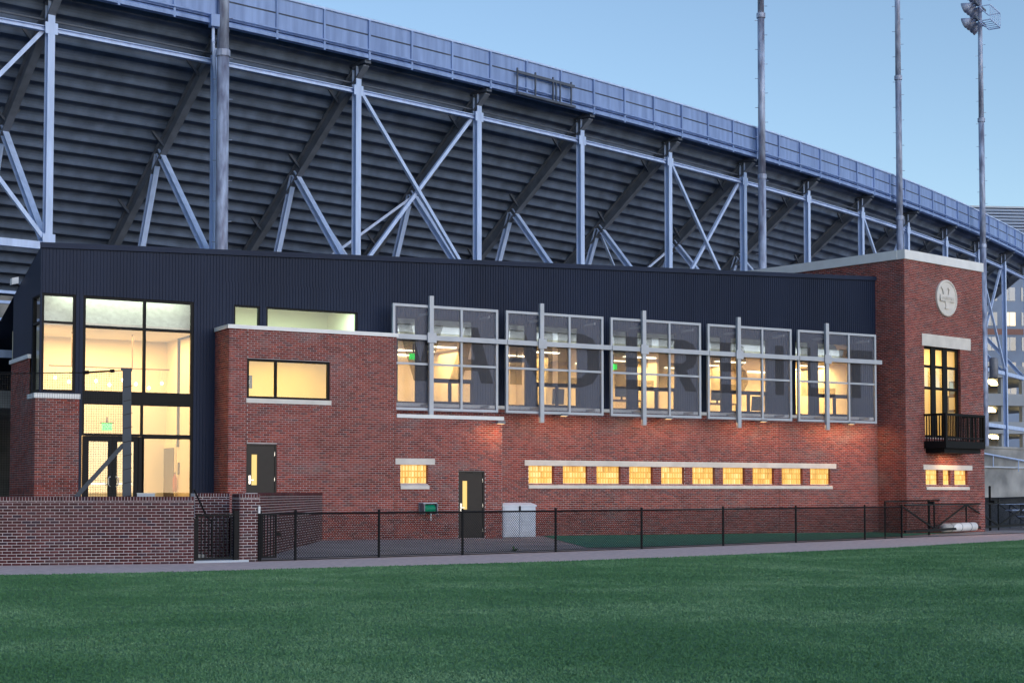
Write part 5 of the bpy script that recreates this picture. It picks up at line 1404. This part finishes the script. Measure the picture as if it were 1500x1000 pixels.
# ------------------------------------------------------------------ right-hand background
tp_ = thing('white_tarp_roll', 'low white rolled field tarp beside the brick tower base', 'tarp', ground(1395, 777))
ta, tb2 = TWR.pt(TWR.U(1362, 770), 0.25, 0.6), TWR.pt(TWR.U(1408, 770), 0.27, 0.6)
obj('roll', MB().tube(ta, tb2, 0.17, 16), M['coping'], tp_, smooth=True)
for f_ in (0.2, 0.5, 0.8): obj('strap', MB().tube(ta.lerp(tb2, f_), ta.lerp(tb2, f_ + 0.012), 0.178, 16), M['grey'], tp_)
CWP = Plane(camxy(21.3, 71), camxy(30, 79) - camxy(21.3, 71))
cw0, cw1 = CWP.U(1420, 690), CWP.U(1560, 690)
cw = thing('concrete_wall', 'stained grey concrete retaining wall beyond the brick tower', 'wall', CWP.pt((cw0 + cw1) / 2, 0))
zc0, zc1 = CWP.Zz(1470, 728), CWP.Zz(1470, 657)
obj('wall', MB().pbox(CWP, cw0, cw1, zc0, zc1, -0.4, 0), M['concrete'], cw)
obj('ledge', MB().pbox(CWP, cw0, cw1, CWP.Zz(1470, 685), CWP.Zz(1470, 683), 0, 0.12), M['pale'], cw)
obj('coping', MB().pbox(CWP, cw0, cw1, zc1, zc1 + 0.1, -0.45, 0.06), M['concrete'], cw)
obj('base', MB().pbox(CWP, cw0, cw1, -0.1, zc0, -1.5, -1.0), M['steel_dark'], cw)
rl_ = thing('sloping_rail', 'thin pale handrail sloping across the concrete wall', 'handrail', CWP.pt(CWP.U(1450, 665), CWP.Zz(1450, 668), 0.2))
obj('rail', MB().tube(onp(CWP.at(0.2), 1438, 663), onp(CWP.at(0.2), 1520, 678), 0.035), M['steel'], rl_)
for px, py in ((1455, 666), (1492, 672.9)): obj('post', MB().tube(onp(CWP.at(0.2), px, py), onp(CWP.at(0.2), px, py + 17), 0.025), M['steel'], rl_)
bl = thing('bleacher', 'low dark metal bleacher below the concrete wall', 'bleacher', CWP.pt((cw0 + cw1) / 2, 0, 1.5))
for k in range(4):
    obj('plank', MB().pbox(CWP, cw0 + 1, cw1, 0.25 + 0.28 * k, 0.3 + 0.28 * k, 2.4 - 0.6 * k, 2.75 - 0.6 * k), M['steel'], bl)
for k in range(7):
    u = cw0 + 1.2 + k * 1.0
    obj('support', MB().bar(CWP.pt(u, 0, 2.6), CWP.pt(u, 1.1, 0.75), 0.06, 0.06).bar(CWP.pt(u, 0, 0.75), CWP.pt(u, 1.12, 0.75), 0.06, 0.06), M['steel_dark'], bl)

# parking garage and tall building far behind
M['garage'] = pm('grey_garage_concrete', (0.3, 0.33, 0.38), 0.85, scale=0.3)
def garage():
    zc = 175.0; x0, x1 = (1405 - 750) / FPX * zc, (1640 - 750) / FPX * zc
    GP = Plane(camxy(x0, zc), camxy(x1, zc + 6) - camxy(x0, zc)); L = (x1 - x0)
    t = thing('parking_garage', 'pale open parking garage with warm lights between its floors', 'building', GP.pt(L / 2, 0))
    hs = [2.0, 5.2, 8.4, 11.6, 14.8]
    for k, z in enumerate(hs):
        obj('floor_slab', MB().pbox(GP, 0, L, z, z + 0.5, -16, 0), M['garage'], t)
        obj('parapet', MB().pbox(GP, 0, L, z + 0.5, z + 1.35, -0.25, 0.02), M['garage'], t)
    obj('back_wall', MB().pbox(GP, 0, L, 0, 15.2, -16.4, -16.02), M['concrete'], t)
    for k in range(7):
        u = 0.5 + k * (L - 1) / 6
        obj('column', MB().pbox(GP, u - 0.3, u + 0.3, 0, 14.8, -0.9, -0.3), M['garage'], t)
    i = 0
    for z in hs[1:]:
        for k in range(11):
            u = 0.9 + k * L / 11 + (z * 0.37) % 0.8
            obj('lamp', MB().pbox(GP, u - 0.4, u + 0.4, z - 0.34, z - 0.06, -3.2 - (k % 3) * 2, -2.8 - (k % 3) * 2), M['sodium'], t)
garage()
def tall_block():
    zc = 240.0; x0, x1 = (1385 - 750) / FPX * zc, (1720 - 750) / FPX * zc
    GP = Plane(camxy(x0, zc), camxy(x1, zc + 4) - camxy(x0, zc)); L = x1 - x0
    t = thing('tall_building', 'tall pale blue building with glass bands far behind the grandstand', 'building', GP.pt(L / 2, 0))
    top = GP.Zz(1470, 305)
    obj('wall', MB().pbox(GP, 0, L, 0, top - 5.5, -14, 0), M['far_wall'], t)
    for k in range(11): obj('louver', MB().pbox(GP, 0, L, top - 5.5 + k * 0.5, top - 5.5 + k * 0.5 + 0.34, -14, 0.1 + 0.03 * (k % 2)), M['louver'], t)
    obj('roof_slab', MB().pbox(GP, 0, L, top - 0.02, top + 0.25, -14, 0.3), M['pale'], t)
    z = 16.0; r = 0
    while z < top - 8:
        for k in range(12):
            u = 0.8 + k * L / 12
            w = obj('window', MB().pbox(GP, u, u + L / 12 - 1.0, z, z + 2.1, 0.005, 0.06), M['far_glass'] if (k * 7 + r * 5) % 9 else M['far_lit'], t)
            obj('mullion', MB().pbox(GP, u + L / 24 - 0.55, u + L / 24 - 0.45, z, z + 2.1, 0.06, 0.09), M['pale'], w)
        if r % 3 == 2: obj('brick_band', MB().pbox(GP, 0, L, z + 2.5, z + 3.4, 0.004, 0.05), M['far_brick'], t)
        z += 3.9; r += 1
M['far_wall'] = pm('blue_grey_far_wall', (0.22, 0.28, 0.4), 0.8, scale=0.2)
M['far_lit'] = emis('lit_far_window', (1.0, 0.8, 0.45), 0.5)
M['louver'] = pm('blue_grey_louver', (0.24, 0.33, 0.5), 0.5)
M['far_brick'] = pm('far_brick', (0.26, 0.14, 0.12), 0.9)
tall_block()

# black picket fence under the grandstand, left of the clubhouse
LP_ = Plane((-6, DM + 2.6), (1, 0)); u0, u1 = LP_.U(-50, 690), XL + 6.0 - 0.6
pf = thing('picket_fence', 'black steel picket fence on the plaza beside the brick end wall', 'fence', LP_.pt((u0 + u1) / 2, PLZ))
pzt_ = LP_.Zz(20, 672)
obj('rail', MB().pbox(LP_, u0, u1, pzt_ - 0.12, pzt_ - 0.08, -0.02, 0.02).pbox(LP_, u0, u1, PLZ + 0.15, PLZ + 0.19, -0.02, 0.02), M['black'], pf)
u = u0
while u < u1:
    obj('picket', MB().pbox(LP_, u, u + 0.02, PLZ, pzt_, -0.01, 0.01), M['black'], pf); u += 0.13
obj('plaza_rear', MB().box(-30, XL - 0.02, DM + 0.052, DM + 30, PLZ - 0.2, PLZ - 0.01), M['concrete'], kind='structure')
